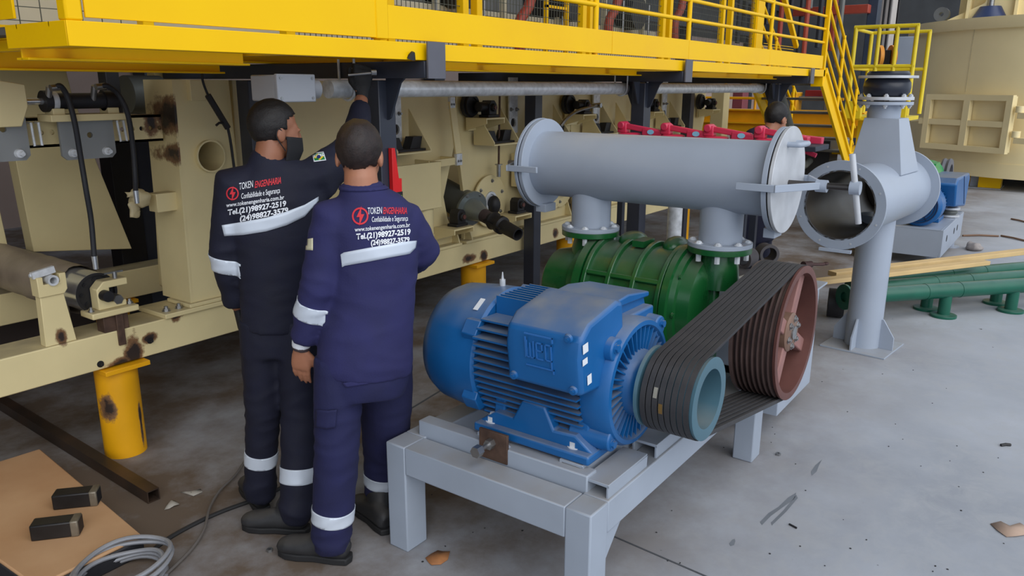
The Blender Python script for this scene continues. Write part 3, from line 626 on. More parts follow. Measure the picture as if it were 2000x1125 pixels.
# galvanised conduit with junction box
YC_, ZC_ = 2.735, 1.782; rp = .0405
t = thing('galvanised_pipe', 'long galvanised conduit pipe running under the yellow walkway', 'pipe', (4.5, YC_, ZC_-.04))
x0 = ay(640, 170, YC_).x; x1 = ay(1490, 172, YC_).x
G().cyl((x0, YC_, ZC_), (x1, YC_, ZC_), rp, rp, 28).done('pipe_run', ZINC, t)
for px in (1220, 1470): x = ay(px, 172, YC_).x; g = G(); g.cyl((x, YC_, ZC_), (x+.09, YC_, ZC_), rp+.006, rp+.006, 28); g.done('coupling', ZINC, t, .002)
el = [(x1, YC_, ZC_), (x1+.35, YC_, ZC_), (x1+.55, YC_-.01, ZC_-.05), (x1+.9, YC_-.03, ZC_-.38), (x1+1.35, YC_-.05, ZC_-.82), (x1+1.5, YC_-.06, ZC_-.9), (x1+1.75, YC_-.06, ZC_-.86)]
G().sweep(smooth_path(el, 6), rp, 20).done('elbow_run', mat('weathered grey pipe', (128, 130, 124), .4, .6, .15, 12), t)
q = V(el[3])*.6+V(el[4])*.4; dd = (V(el[4])-V(el[3])).normalized(); G().cyl(q-dd*.03, q+dd*.03, rp+.008, rp+.008, 24).done('union_ring', ZINC, t, .002)
def ubolt(px):
    x = ay(px, 165, YC_).x; g = G(); pts = [(x, YC_-.05, ZC_+.13)]+[(x, YC_-.05*cos(a), ZC_-.05*sin(a)) for a in [k*pi/10 for k in range(11)]]+[(x, YC_+.05, ZC_+.13)]
    g.sweep(pts, .006, 8); g.hexnut((x, YC_-.05, ZC_+.09), (0, 0, 1), .011, .008, 0); o = g.done('pipe_hanger', ZINC, None); return o
for px, lb in ((678, 'steel hook hanger on the pipe beside the gloved hand'), (1213, 'thin steel hanger left of the second black column'), (1487, 'thin steel hanger left of the third black column')): tag(ubolt(px), lb, 'hanger', 'hangers on the galvanised pipe')
# junction box
t = thing('junction_box', 'light grey junction box with screwed lid at the pipe end', 'junction box', (2.05, YC_, 1.73))
a_, b_ = ay(540, 146, 2.66), ay(613, 197, 2.66); PLA = mat('light grey plastic', (188, 192, 200), .45, 0, .03)
G().box(a_.x-.002, b_.x+.004, 2.675, 2.83, b_.z, a_.z).done('box_body', PLA, t, .006)
G().box(a_.x-.006, b_.x+.008, 2.652, 2.673, b_.z-.004, a_.z+.004).done('box_lid', PLA, t, .005)
g = G(); [g.cut().cyl((x, 2.653, z), (x, 2.649, z), .006, .006, 12) for x in (a_.x+.012, b_.x-.01) for z in (b_.z+.012, a_.z-.012)]; g.done('lid_screws', STEEL, t)
zc = (a_.z+b_.z)/2; G().lathe((b_.x+.004, YC_, ZC_), (1, 0, 0), [(0, 0), (0, .05), (.03, .042), (.075, .042), (.075, 0)], 28).done('pipe_socket', PLA, t)
# stairs
SL = radians(33.5)
t = thing('stairs', 'yellow steel stairs going down from the far end of the walkway', 'stairs', (9.4, 2.6, .9))
p0, p1 = V((XB, YP+.01, 1.93)), V((10.15, YP+.01, .93))
for y in (YP+.01, YP+.75):
    g = G(); q0, q1 = V((p0.x, y, p0.z)), V((p1.x, y, p1.z)); g.bar(q0+V((0, 0, -.03)), q1+V((0, 0, -.03)), .03, .22); g.bar(q0+V((.02, -.02, 0)), q1+V((.0, -.02, 0)), .03, .02, up=(0, .3, 1)); g.done('stringer', YEL, t, .003)
    for k, (dz) in enumerate((.22, .42, .62, .82)):
        G().cyl((p0.x-.02, y, p0.z+dz), (p1.x+.1, y, p1.z+dz-.03), .016, .016, 10).done('stair_rail', YEL, t)
    for s_ in (.45, 1.0): qq = p0.lerp(p1, s_); G().cyl((qq.x, y, qq.z), (qq.x, y, qq.z+.86), .018, .018, 10).done('stair_post', YEL, t)
for k in range(6): qq = p0.lerp(p1, (k+.7)/6.5); G().box(qq.x-.12, qq.x+.12, YP+.03, YP+.73, qq.z-.012, qq.z+.012).done('tread', GRATE, t)
g = G(); g.box(10.05, 10.15, YP-.02, YP+.05, 0, .98); g.done('stair_leg', YEL, t, .003); G().box(10.05, 10.15, YP+.7, YP+.78, 0, .98).done('stair_leg', YEL, t, .003)
G().box(10.1, 11.4, YP-.02, YP+.05, .9, 1.03).done('landing_beam', YEL, t, .003); G().box(10.1, 11.4, YP+.05, YP+.75, 1.0, 1.03).done('landing', YEL, t, .003)
g = G(); g.box(XB-.06, XB+.0, YP+.0, YP+.12, 1.80, 1.90); g.done('end_block', YEL, t, .003)
# lemon guard rail around the tank platform
t = thing('guard_rail', 'lemon yellow guard rail in front of the tank, above the rubber bellows', 'guard rail', (11.3, 2.2, 1.5))
ya, yb = 2.57, 1.86; z0, z1 = 1.45, 2.53
for X, y in ((11, ya), (11, yb), (11.9, ya+.0), (11.9, yb)): G().cyl((X, y, z0), (X, y, z1 if X < 11.5 else z1-.02), .027, .027, 14).done('rail_post', LEMON, t)
for y in (ya-.28, yb+.22): G().cyl((11.0 if y < 2.2 else 11.0, y, z0+.42), (11.0, y, z1), .025, .025, 12).done('rail_post', LEMON, t)
for z in (2.53, 2.05): G().cyl((11, ya+.02, z), (11, yb-.02, z), .025, .025, 12).done('rail', LEMON, t)
for z in (2.51, 2.03): G().cyl((11.9, ya+.02, z), (11.9, yb-.02, z), .022, .022, 12).done('rail', LEMON, t); G().cyl((11, ya, z), (11.9, ya, z), .022, .022, 12).done('rail', LEMON, t)
for y in (ya-.08, yb+.1): G().box(10.93, 11.03, y-.1, y+.1, 1.40, 1.62).done('bracket_foot', LEMON, t, .004)
G().box(10.98, 11.9, yb, ya, 1.38, 1.43).done('deck_plate', LEMON, t, .003)
for y in (ya-.1, yb+.1): G().box(11.4, 11.48, y-.04, y+.04, 0, 1.38).done('deck_leg', LEMON, t)
# ------------------------------------------------------------------ upper machine and shed seen through the guards
DKM = mat('dark machine steel', (54, 56, 60), .6, .2, .3, 3)
GMAC = mat('grey machine body', (110, 112, 112), .5, 0, .15, 2)
CREAM = mat('cream upper machine', (196, 186, 160), .5, 0, .1, 2)
ORED = mat('rust red arm paint', (176, 74, 56), .45, 0, .1, 5)
um = thing('upper_machine', 'cream and grey upper machine body behind the mesh guards', 'machine', (5, 4.2, 1.9))
G().box(1.2, 8.0, 3.9, 4.6, 1.96, 2.36).done('cream_body', CREAM, um, .01)
G().box(1.2, 3.2, 4.7, 5.2, 1.9, 4.0).done('grey_hood', GMAC, um, .02)
for x, w_ in ((3.5, .9), (4.9, .7), (6.4, .9)): G().box(x, x+w_, 3.95, 4.5, 2.36, 2.75).done('grey_housing', GMAC, um, .02)
for x in (2.9, 4.6, 6.1, 7.3):
    G().cyl((x, 3.75, 2.5), (x, 4.4, 2.5), .16, .16, 28).done('roll_end', DKM, um)
for x in (3.6, 4.4, 5.2, 6.0, 6.8, 7.6): G().box(x, x+.03, 3.85, 3.9, 2.25, 3.0).done('cream_rib', CREAM, um)
for k in range(10): g = G(); x = 2.7+k*.55; g.cyl((x, 3.82, 2.3), (x+.2, 3.82, 2.3), .012); g.cyl((x, 3.82, 2.2), (x, 3.82, 2.6), .01); g.done('pipework', STEEL, um)
for px, lb in ((1015, 'rust red curved arm behind the mesh, beside the thick yellow posts'), (1190, 'rust red curved arm behind the mesh, beside the first round rail post'), (1320, 'rust red curved arm behind the narrow mesh panel')):
    q = ay(px, 30, 3.5); g = G(); pts = [q+V((0, 0, -.25)), q+V((0, 0, -.05)), q+V((.12, 0, .08)), q+V((.16, 0, .25)), q+V((.08, 0, .45))]
    g.sweep(smooth_path(pts), .04, 10); tag(g.done('curved_hook', ORED, None), lb, 'arm', 'rust red arms behind the guards')
t = thing('yellow_ladder', 'yellow ladder on the machine behind the mesh guard', 'ladder', ay(1070, 20, 3.6))
q = ay(1068, 20, 3.6); g = G(); [g.box(q.x+k, q.x+k+.03, 3.6, 3.63, 2.05, 3.2) for k in (0, .3)]; [g.box(q.x, q.x+.3, 3.6, 3.62, 2.1+k*.15, 2.12+k*.15) for k in range(7)]; g.done('ladder', YEL, t)
def far_box(name, px0, px1, py0, py1, X, dep, m, lb, cat, drop=False, rise=False, **k):
    ym = (py0+py1)/2; a_, b_ = ax(px0, ym, X), ax(px1, ym, X); o = G().box(X, X+dep, min(a_.y, b_.y), max(a_.y, b_.y), 0 if drop else ax(px0, py1, X).z, 8.2 if rise else ax(px0, py0, X).z).done(name, m, None, .01); return tag(o, lb, cat, **k)
far_box('shed_column', 1684, 1704, -120, 345, 14.5, .25, mat('dark blue shed column', (52, 64, 82), .5), 'dark blue steel column behind the lemon guard rail', 'column', drop=True)
far_box('white_duct', 1716, 1746, -120, 110, 16, .5, mat('white duct panels', (196, 190, 186), .6, 0, .06), 'white vertical duct with black cables behind the guard rail', 'duct', drop=True)
far_box('red_girder', 1540, 1695, 16, 32, 14.3, .2, ORED, 'rust red girder crossing behind the stairs', 'girder')
g = G(); [g.cyl((15.8, ax(px, 40, 15.8).y, 2.0), (15.8, ax(px, 40, 15.8).y, 5), .02) for px in (1725, 1735, 1752)]; tag(g.done('hanging_cables', BLKD, None), 'three black cables hanging in front of the white duct', 'cables')
for px, lb in ((1716, 'orange cable reel disc partly behind the guard rail post'), (1741, 'orange cable reel disc beside the light grey panel')):
    q = ax(px, 112, 15); g = G(); g.lathe(q, (-.5, .86, 0), [(-.03, 0), (-.03, .2), (.03, .2), (.03, 0)], 28); tag(g.done('reel_disc', mat('orange reel', (232, 150, 40), .5), None), lb, 'reel', 'orange reel discs')
far_box('reel_drum', 1716, 1738, 98, 130, 14.9, .3, BLKD, 'black drum between the orange reel discs', 'drum', drop=True)
far_box('sheet_screen', 1748, 1786, 72, 132, 17, .1, GREYC, 'light grey panel with a sloped corner beside the tank', 'panel', drop=True)
for i in range(16):                                  # distant dark girders and pipes of the shed
    px = 1440+i*13; X = 12.2+(i % 5)*.55; y0 = random.uniform(-90, 20)
    far_box('shed_strut', px, px+random.uniform(4, 9), y0, y0+random.uniform(80, 170), X, .12, [SHED, DKM, ORED, GMAC][i % 4], ('dark thin strut','dark machine strut','rust red strut','grey strut')[i % 4]+' of the shed behind the stairs', 'strut', rise=True, group='shed struts behind the stairs '+'abcd'[i % 4])
# yellow rear girder and its rails at the far end of the line
t = thing('rear_girder', 'deep yellow girder crossing beyond the machine end', 'girder', (12, 4, 1.1))
a_, b_ = ax(1330, 213, 12.2), ax(1640, 268, 12.2); G().box(12.2, 12.35, b_.y-.3, a_.y+.5, b_.z, a_.z).done('web', YELP, t); G().box(12.1, 12.45, b_.y-.3, a_.y+.5, a_.z, a_.z+.02).done('flange', YELP, t); G().box(12.12, 12.2, b_.y-.3, a_.y+.5, (a_.z+b_.z)/2-.02, (a_.z+b_.z)/2).done('stiffener', YELP, t)
c = ax(1330, 190, 12.2); G().cyl((12.2, b_.y, c.z), (12.2, a_.y, c.z), .02).done('rail', YELP, t)
for px in (1475, 1350, 1415): y = ax(px, 200, 12.2).y; G().cyl((12.2, y, a_.z), (12.2, y, a_.z+.7), .02).done('rail_post', YELP, t)
far_box('red_tank', 1428, 1448, 178, 275, 14, .3, mat('faded red column', (150, 76, 84), .6), 'faded red column behind the yellow girder', 'column', drop=True)
far_box('pale_cylinders', 1395, 1408, 178, 212, 14, .3, mat('pale blue bottles', (170, 178, 205), .5), 'pale blue post behind the beige end column', 'post', drop=True)
far_box('low_cabinet', 1350, 1440, 282, 330, 15, .6, mat('pale cabinet', (170, 172, 172), .6), 'pale low cabinet beyond the yellow girder', 'cabinet', drop=True)
far_box('low_cabinet', 1572, 1620, 262, 330, 13.0, .5, DKM, 'dark cabinet behind the bending man and the pipe elbow', 'cabinet', drop=True)
for k, (y0, y1) in enumerate(((188, 196), (220, 228), (255, 262))):
    far_box('rack_shelf', 1538, 1615, y0, y1, 12.6, .5, GMAC, ('upper', 'middle', 'lowest')[k]+' grey rack shelf behind the elbow of the pipe', 'shelf', group='grey rack shelves')
far_box('red_block', 1572, 1606, 176, 192, 12.7, .3, mat('dark red block', (150, 40, 40), .5), 'dark red block on the rack under the walkway end', 'block')
far_box('rack_post', 1538, 1550, 180, 330, 12.5, .3, YELP, 'yellow rack post right of the bending man', 'post', drop=True)
far_box('rack_post', 1604, 1612, 180, 330, 12.5, .3, GMAC, 'grey rack post behind the lower bend of the pipe', 'post', drop=True)
# ------------------------------------------------------------------ blower skid
Z0 = .455
sk = thing('machine_skid', 'grey welded steel skid frame carrying the blue motor and green blower', 'skid', (2.8, 1.55, 0))
xa, xb, y0, y1 = 1.965, 3.68, 1.105, 2.03
for x in (xa, 3.525):
    for y in (y0-.015 if x > 3 else y0, y1-.1):
        G().box(x, x+.115, y, y+.1, 0, Z0).done('leg', GREY, sk, .006)
G().box(xa, xa+.115, y0+.1, y1-.1, Z0-.115, Z0).done('cross_beam', GREY, sk, .005)
G().box(xa+.125, xa+.19, y0+.09, y1-.06, Z0-.06, Z0+.06).done('cross_beam', GREY, sk, .005)
G().box(xb-.2, xb-.09, y0+.1, y1-.1, Z0-.115, Z0).done('cross_beam', GREY, sk, .005)
for y in (y0, y1-.1): G().box(xa+.115, xb, y, y+.1, Z0-.12, Z0).done('long_beam', GREY, sk, .005)
g = G(); g.prism([(0, 0), (.12, 0), (0, -.12)], (xa+.115, y0+.09, Z0-.12), (1, 0, 0), (0, 0, 1), .08); g.prism([(0, 0), (-.1, 0), (0, -.1)], (3.525, y0+.02, Z0-.12), (1, 0, 0), (0, 0, 1), -.012); g.done('gusset', GREY, sk)
g = G(); g.box(2.9, 3.6, y0+.1, y1-.1, Z0-.02, Z0); g.done('deck_plate', GREY, sk)
G().box(2.85, 3.9, y1-.12, y1+.25, Z0-.1, Z0+.02).done('long_beam', GREY, sk, .005)
def channel(x0, x1, ya, yb, z0, z1, th=.009):
    g = G(); g.box(x0, x1, ya, yb, z1-th, z1); g.box(x0, x1, ya, ya+th, z0, z1-th); g.box(x0, x1, yb-th, yb, z0, z1-th); return g
zr0, zr1 = Z0, Z0+.062
channel(xa+.16, 2.98, 1.235, 1.33, zr0, zr1+.01).done('slide_rail', GREY, sk, .002)
channel(xa+.13, xa+.42, 1.115, 1.215, zr0-.005, zr1-.012).done('slide_rail', GREY, sk, .002)
channel(2.46, 2.98, 1.115, 1.215, zr0-.005, zr1-.008).done('slide_rail', GREY, sk, .002)
channel(xa+.16, 2.98, 1.60, 1.70, zr0, zr1+.01).done('slide_rail', GREY, sk, .002)
# belt tensioner
t = thing('belt_tensioner', 'rusty square plate with an adjusting bolt on the skid by the motor foot', 'tensioner', (2.16, 1.62, Z0+.06))
G().box(2.085, 2.097, 1.53, 1.66, Z0+.0, Z0+.115).done('plate', RUSTB, t, .002)
g = G(); g.cyl((1.99, 1.60, Z0+.07), (2.21, 1.60, Z0+.07), .009, .009, 12); g.done('bolt_shank', STEEL, t); G().cyl((1.985, 1.60, Z0+.07), (2.015, 1.60, Z0+.07), .022, .022, 6).done('bolt_head', STEEL, t); G().cyl((2.06, 1.60, Z0+.07), (2.085, 1.60, Z0+.07), .02, .02, 6).done('lock_nut', STEEL, t)
g = G(); g.prism([(0, 0), (.08, 0), (0, .08)], (2.097, 1.545, Z0+.0), (1, 0, 0), (0, 0, 1), .01); g.done('rib', GREY, t)
# ---- motor
MX, MZ = 2.40, .765
mo = thing('electric_motor', 'blue finned electric motor with a large terminal box on the grey skid', 'motor', (MX, 1.5, zr1+Z0-.455))
g = G(); g.lathe((MX, 2.045, MZ), (0, -1, 0), [(0, 0), (0, .12), (.006, .19), (.03, .225), (.075, .245), (.20, .258), (.30, .262), (.31, .25), (.31, 0)], 56); g.done('fan_cover', BLUE, mo)
for a in (2.55, .9, -.6, 3.7):
    g = G(); c = V((MX+.262*cos(a), 1.765, MZ+.262*sin(a))); M_ = Matrix.Rotation(a, 4, V((0, -1, 0))); M_ = Matrix(((cos(a), 0, -sin(a), c.x), (0, 1, 0, c.y), (sin(a), 0, cos(a), c.z), (0, 0, 0, 1)))
    g.prism([(-.01, -.045), (.02, -.03), (.022, .03), (-.01, .045)], c+V((0, .03, 0)), (cos(a), 0, sin(a)), (-sin(a), 0, cos(a)), .07); g.done('cover_lug', BLUE, mo, .004)
g = G(); g.lathe((MX, 1.755, MZ), (0, -1, 0), [(0, 0), (0, .205), (.5, .205), (.5, 0)], 48); g.done('stator_body', BLUE, mo)
g = G()                                              # horizontal cooling fins on both flanks and on top
for k in range(14):
    z = -.185+k*.0285; h = sqrt(max(.0, .205**2-z*z))
    for sgn in (-1, 1):
        x0_, x1_ = sgn*(h-.02), sgn*(.262 if -.02 < z < .13 else (.262-(abs(z)-.13)*.9 if z > 0 else .262-(-z-.02)*.42))
        g.box(MX+min(x0_, x1_), MX+max(x0_, x1_), 1.275, 1.73, MZ+z-.0035, MZ+z+.0035)
for k in range(9):
    x = -.11+k*.0275; h = sqrt(.205**2-x*x); g.box(MX+x-.0035, MX+x+.0035, 1.28, 1.73, MZ+h-.02, MZ+.258)
g.done('cooling_fins', BLUE, mo)
g = G(); g.lathe((MX, 1.27, MZ), (0, -1, 0), [(-.01, 0), (-.01, .232), (.02, .237), (.085, .237), (.102, .228), (.104, .212), (.09, .20), (.055, .195), (.055, .13), (.11, .12), (.135, .10), (.14, .09), (.14, 0)], 56); g.done('end_shield', BLUE, mo)
g = G()
for k in range(36):
    a = 2*pi*k/36
    M_ = Matrix.Translation((MX, 1.20, MZ)) @ Matrix.Rotation(a, 4, 'Y'); g.box(.11, .21, -.028, .03, -.0028, .0028, M_)
g.done('shield_fins', BLUE, mo)
for a in (pi/4, 3*pi/4, 5*pi/4, 7*pi/4):
    c = V((MX+.235*cos(a), 0, MZ+.235*sin(a))); g = G(); g.cyl((c.x, 1.335, c.z), (c.x, 1.175, c.z), .05, .042, 20); lug = g.done('shield_lug', BLUE, mo, .006)
    g = G(); g.hexnut((c.x+.015*cos(a), 1.175, c.z+.015*sin(a)), (0, -1, 0), .014, .012, 0); g.done('lug_bolt', BLUE, lug)
# feet
zf = zr1+.012+0*Z0
for sgn in (-1, 1):
    xo, xi = MX+sgn*.272, MX+sgn*.10
    g = G(); z0 = Z0+.074-.002
    g.box(min(xo, xi), max(xo, xi), 1.215, 1.72, z0, z0+.035)
    g.prism([(0, 0), (.505, 0), (.43, .055), (.34, .05), (.30, .13), (.20, .13), (.16, .05), (.08, .055)], (MX+sgn*.165-.025, 1.72, z0+.03), (0, -1, 0), (0, 0, 1), .05)
    for y in (1.255, 1.62): g.prism([(0, 0), (sgn*-.085, 0), (sgn*-.085, .22), (sgn*-.03, .20)], (MX+sgn*.215, y+.05, z0+.03), (1, 0, 0), (0, 0, 1), .05)
    ft = g.done('foot', BLUE, mo, .008)
    for y in (1.30, 1.665): g = G(); g.hexnut((xo-sgn*.05, y, z0+.035), (0, 0, 1), .021, .022, .012); g.done('foot_bolt', ZINC, ft)
NPL = mat('nickel terminal', (165, 165, 150), .35, .7, .1, 20)
g = G(); xo = MX-.205; g.box(xo-.02, xo+.005, 1.43, 1.525, .585, .612); [g.cyl((xo-.02, y, .598), (xo-.028, y, .598), .011, .009, 14) for y in (1.462, 1.49)]; g.done('earth_terminal', NPL, mo, .003)
# terminal box: a bulging case over the flank, and a flat topped junction part on the motor back
g = G(); prof = [(-.36, .065), (-.362, .20), (-.345, .265), (-.29, .30), (-.10, .315), (-.06, .30), (-.06, .20), (-.14, .14), (-.2, .03)]
ys = [1.205, 1.225, 1.26, 1.46, 1.485, 1.505]
rows = []
for y in ys:
    k = 1 if 1.22 < y < 1.49 else .965
    rows.append([g.bm.verts.new((MX+(-.2+(a+.2)*k), y, MZ+.17+(b-.17)*k)) for a, b in prof])
for a, b in zip(rows, rows[1:]): g.bridge(a, b)
g.bm.faces.new(rows[0]); g.bm.faces.new(rows[-1][::-1])
M_ = Matrix.Translation((MX-.2, 1.35, MZ+.17)) @ Matrix.Rotation(radians(-7), 4, 'Y') @ Matrix.Translation((-MX+.2, -1.35, -MZ-.17))
bmesh.ops.transform(g.bm, matrix=M_, verts=g.bm.verts)
tb = g.done('terminal_box', BLUE, mo, .012, ang=30)
g = G(); g.prism([(-.10, .18), (-.10, .292), (.05, .302), (.20, .28), (.225, .22), (.225, .17)], (MX, 1.50, MZ), (1, 0, 0), (0, 0, 1), .235)
g.done('junction_case', BLUE, mo, .012)
g = G(); g.prism([(-.11, .275), (-.11, .292), (.05, .304), (.215, .282), (.215, .262)], (MX, 1.515, MZ), (1, 0, 0), (0, 0, 1), .265); g.done('junction_lid', BLUE, mo, .006)
g = G(); g.box(MX-.02, MX+.21, 1.225, 1.30, MZ+.10, MZ+.235); g.done('shield_bracket', BLUE, mo, .01)
def on_box(a, y, b): return M_ @ V((MX+a, y, MZ+b))
XF = -.3635
u_ = V((0, -1, 0)); v_ = (on_box(XF, 1.3, .25)-on_box(XF, 1.3, .1)).normalized(); n_ = u_.cross(v_)
BLUEL = mat('blue raised casting', (44, 108, 178), .4, 0, .05)
g = G(); o_ = on_box(XF-.001, 1.415, .142); th = .004
def stroke(pts, w=.0045):
    for (a, b), (c, d) in zip(pts, pts[1:]):
        p, q = o_+u_*a+v_*b, o_+u_*c+v_*d; e = (q-p).normalized()*w*.5; g.bar(p-e, q+e, w, .004, up=n_)
stroke([(0, .115), (.108, .115), (.108, .10)]); stroke([(0, .0), (.108, .0), (.108, -.012)]); stroke([(0, .03), (0, .10)])
stroke([(.004, .088), (.004, .03)]); stroke([(.004, .03), (.032, .03), (.032, .088)]); stroke([(.018, .03), (.018, .08)])
stroke([(.068, .03), (.044, .03), (.044, .088), (.066, .088), (.066, .06), (.046, .06)])
stroke([(.102, .088), (.080, .088), (.080, .032), (.102, .032)]); stroke([(.102, .088), (.102, .005)])
g.done('cast_lettering', BLUEL, tb)
for (y, b) in ((1.475, .085), (1.235, .085), (1.245, .27)):
    g = G(); c = on_box(XF-.002, y, b); g.lathe(c, n_, [(-.006, 0), (-.006, .017), (.004, .014), (.004, 0)], 16); g.hexnut(c+n_*.003, n_, .008, .006, 0); g.done('box_bolt', BLUE, tb)
def sticker(a0, b0, w, h, lines=3):
    q = M_ @ V((MX+a0, 1.2022, MZ+b0)); g = G(); uu = (M_ @ V((1, 0, 0)) - M_ @ V((0, 0, 0))).normalized(); vv = (M_ @ V((0, 0, 1)) - M_ @ V((0, 0, 0))).normalized()
    g.prism([(0, 0), (w, 0), (w, h), (0, h)], q+V((0, .0, 0)), uu, vv, .0012)
    o = g.done('paper_label', WHITE, tb); g = G()
    for k in range(lines): g.prism([(w*.15, h*(.2+.25*k)), (w*.8, h*(.2+.25*k)), (w*.8, h*(.27+.25*k)), (w*.15, h*(.27+.25*k))], q+V((0, -.0004, 0)), uu, vv, .0006)
    g.done('print', BLKD, o)
sticker(-.345, .215, .032, .032); sticker(-.35, .175, .03, .022, 2); sticker(-.325, .095, .026, .034, 2)
g = G(); g.cyl((MX+.02, 1.80, MZ+.255), (MX+.02, 1.80, MZ+.285), .012, .012, 12); g.lathe((MX+.02, 1.80, MZ+.285), (0, 0, 1), [(0, .006), (.03, .002), (.03, 0)], 10); g.done('grease_nipple', ZINC, mo)
g = G(); a = 2.15; c = V((MX+.263*cos(a), 1.79, MZ+.263*sin(a))); g.bar(c+V((-.03*sin(a), 0, .03*cos(a)))*1.0, c-V((-.03*sin(a), 0, .03*cos(a))), .022, .002, up=(cos(a), 0, sin(a))); g.done('paper_label', WHITE, mo)
# ---- pulleys and belts
YPF = .90
TEAL = mat('teal pulley enamel', (72, 106, 120), .4, 0, .1, 6, dust=.3)
SX, SZ, SR = MX-.01, .77, .142; BX, BZ, BR = 3.40, .742, .298
def pulley(name, x, z, R, rin, m, lb, n, w, hub):
    t = thing(name, lb, 'pulley', (x, YPF+w/2, z-R)); pr = [(0, rin), (0, R+.004)]
    pt = (w-.02)/n
    for k in range(n): a = .010+k*pt; pr += [(a+pt*.1, R+.002), (a+pt*.30, R-.016), (a+pt*.70, R-.016), (a+pt*.9, R+.002)]
    pr += [(w, R+.004), (w, rin+.004), (.006, rin+.004), (.006, rin), (0, rin)]
    G().lathe((x, YPF, z), (0, 1, 0), pr[2:-2], 72).done('grooved_rim', mat('dusty groove iron', (84, 66, 62), .6, .1, .2, 12, dust=.3) if R > .2 else m, t, ang=25)
    G().lathe((x, YPF, z), (0, 1, 0), [(.012, R+.002), (0, R+.004), (-.001, R), (0, rin), (.012, rin), (w, rin), (w, rin+.003), (.012, rin+.003)], 72).done('rim_face', m, t, ang=25); return t
NB, PW = 8, .2
sp = pulley('motor_pulley', SX, SZ, SR, .105, TEAL, 'small teal grooved pulley on the blue motor shaft', NB, PW+.015, 0)
G().lathe((SX, YPF+.12, SZ), (0, 1, 0), [(0, 0), (0, .107), (.1, .107), (.1, 0)], 48).done('web', TEAL, sp)
G().cyl((SX, YPF+.1, SZ), (SX, YPF+.30, SZ), .04).done('shaft', STEEL, sp)
g = G(); g.cyl((SX-.085, YPF+.09, SZ+.03), (SX-.095, YPF+.09, SZ+.033), .008); g.done('set_screw', BLKD, sp)
bp = pulley('blower_pulley', BX, BZ, BR, BR-.028, RUSTY, 'large brown grooved pulley with spokes and a bolted hub', NB, PW, 0)
g = G(); g.lathe((BX, YPF+.10, BZ), (0, 1, 0), [(.03, 0), (.03, BR-.026), (.045, BR-.026), (.045, 0)], 56); g.done('web', mat('dark spoke gap shade', (44, 24, 25), .7, 0, .15, 8), bp)  # dark disc in place of a web: painted shade of the open spoke gaps
for k in range(4):
    a = radians(62+90*k); d_ = V((cos(a), 0, sin(a))); g = G(); c = V((BX, YPF+.062, BZ))
    g.bar(c+d_*.05, c+d_*(BR-.022), .065, .055, up=(0, 1, 0)); g.done('spoke', mat('dusty spoke iron', (146, 104, 98), .6, 0, .12, 10), bp, .006)
G().lathe((BX, YPF+.02, BZ), (0, 1, 0), [(0, 0), (0, .075), (.01, .088), (.10, .088), (.10, 0)], 36).done('hub', mat('hub iron', (128, 100, 84), .5, .2, .15, 14), bp)
g = G(); [g.hexnut((BX+.062*cos(radians(20+60*k)), YPF+.02, BZ+.062*sin(radians(20+60*k))), (0, -1, 0), .012, .009, .004) for k in range(6)]; g.done('hub_bolts', STEEL, bp)
G().cyl((BX, YPF+.03, BZ), (BX, YPF+.012, BZ), .03, .03, 18).done('shaft_end', STEEL, bp)
G().cyl((BX, YPF+.09, BZ), (BX, YPF+.52, BZ), .04, .04).done('shaft', STEEL, bp)
def belt(y, hw, lb):
    d = sqrt((BX-SX)**2+(BZ-SZ)**2); th = atan2(BZ-SZ, BX-SX); al = math.acos((SR-BR)/d); oo, ii = .007, -.008; g = G(); rings = []
    pts = []
    a0, a1 = th+al, th+2*pi-al
    for k in range(21): a = a0+(a1-a0)*k/20; pts.append((SX, SZ, SR, a))
    b0, b1 = th-al, th+al
    for k in range(29): a = b0+(b1-b0)*k/28; pts.append((BX, BZ, BR, a))
    for cx, cz, R, a in pts:
        e = V((cos(a), 0, sin(a))); c = V((cx, y, cz)); jit = .0
        rings.append([g.bm.verts.new(c+e*(R+oo)+V((0, -hw, 0))), g.bm.verts.new(c+e*(R+oo)+V((0, hw, 0))), g.bm.verts.new(c+e*(R+ii)+V((0, hw*.62, 0))), g.bm.verts.new(c+e*(R+ii)+V((0, -hw*.62, 0)))])
    for a, b in zip(rings, rings[1:]+rings[:1]): g.bridge(a, b)
    return tag(g.done('drive_belt', mat('dusty belt rubber', (52, 51, 53), .62, 0, .14, 14, .12, 70, dust=.25, dustc=(88, 82, 78)), None, .0008, ang=50), lb, 'belt', 'V-belts over the two pulleys')
ords = ('outermost, nearest the camera', 'second from the outside', 'third from the outside', 'fourth from the outside', 'fifth from the outside', 'sixth from the outside', 'second nearest the motor', 'innermost, next to the blue motor')
pt = (PW-.02)/NB
for k in range(NB):
    b = belt(YPF+.010+pt*(k+.5), pt*.44, 'black rubber drive belt, '+ords[k])
    if k in (4, 5):
        g = G(); a = radians(185 if k == 4 else 165); c = V((SX, YPF+.010+pt*(k+.5), SZ)); 
        for i in range(7):
            aa = a+i*.035-.1; e = V((cos(aa), 0, sin(aa))); p = c+e*(SR+.0075); tt = V((-sin(aa), 0, cos(aa))); g.bar(p-tt*.0025, p+tt*.0025, .014, .0006, up=e)
        g.done('printed_mark', mat('belt print '+str(k), (150, 146, 134) if k == 5 else (120, 92, 44), .5), b)
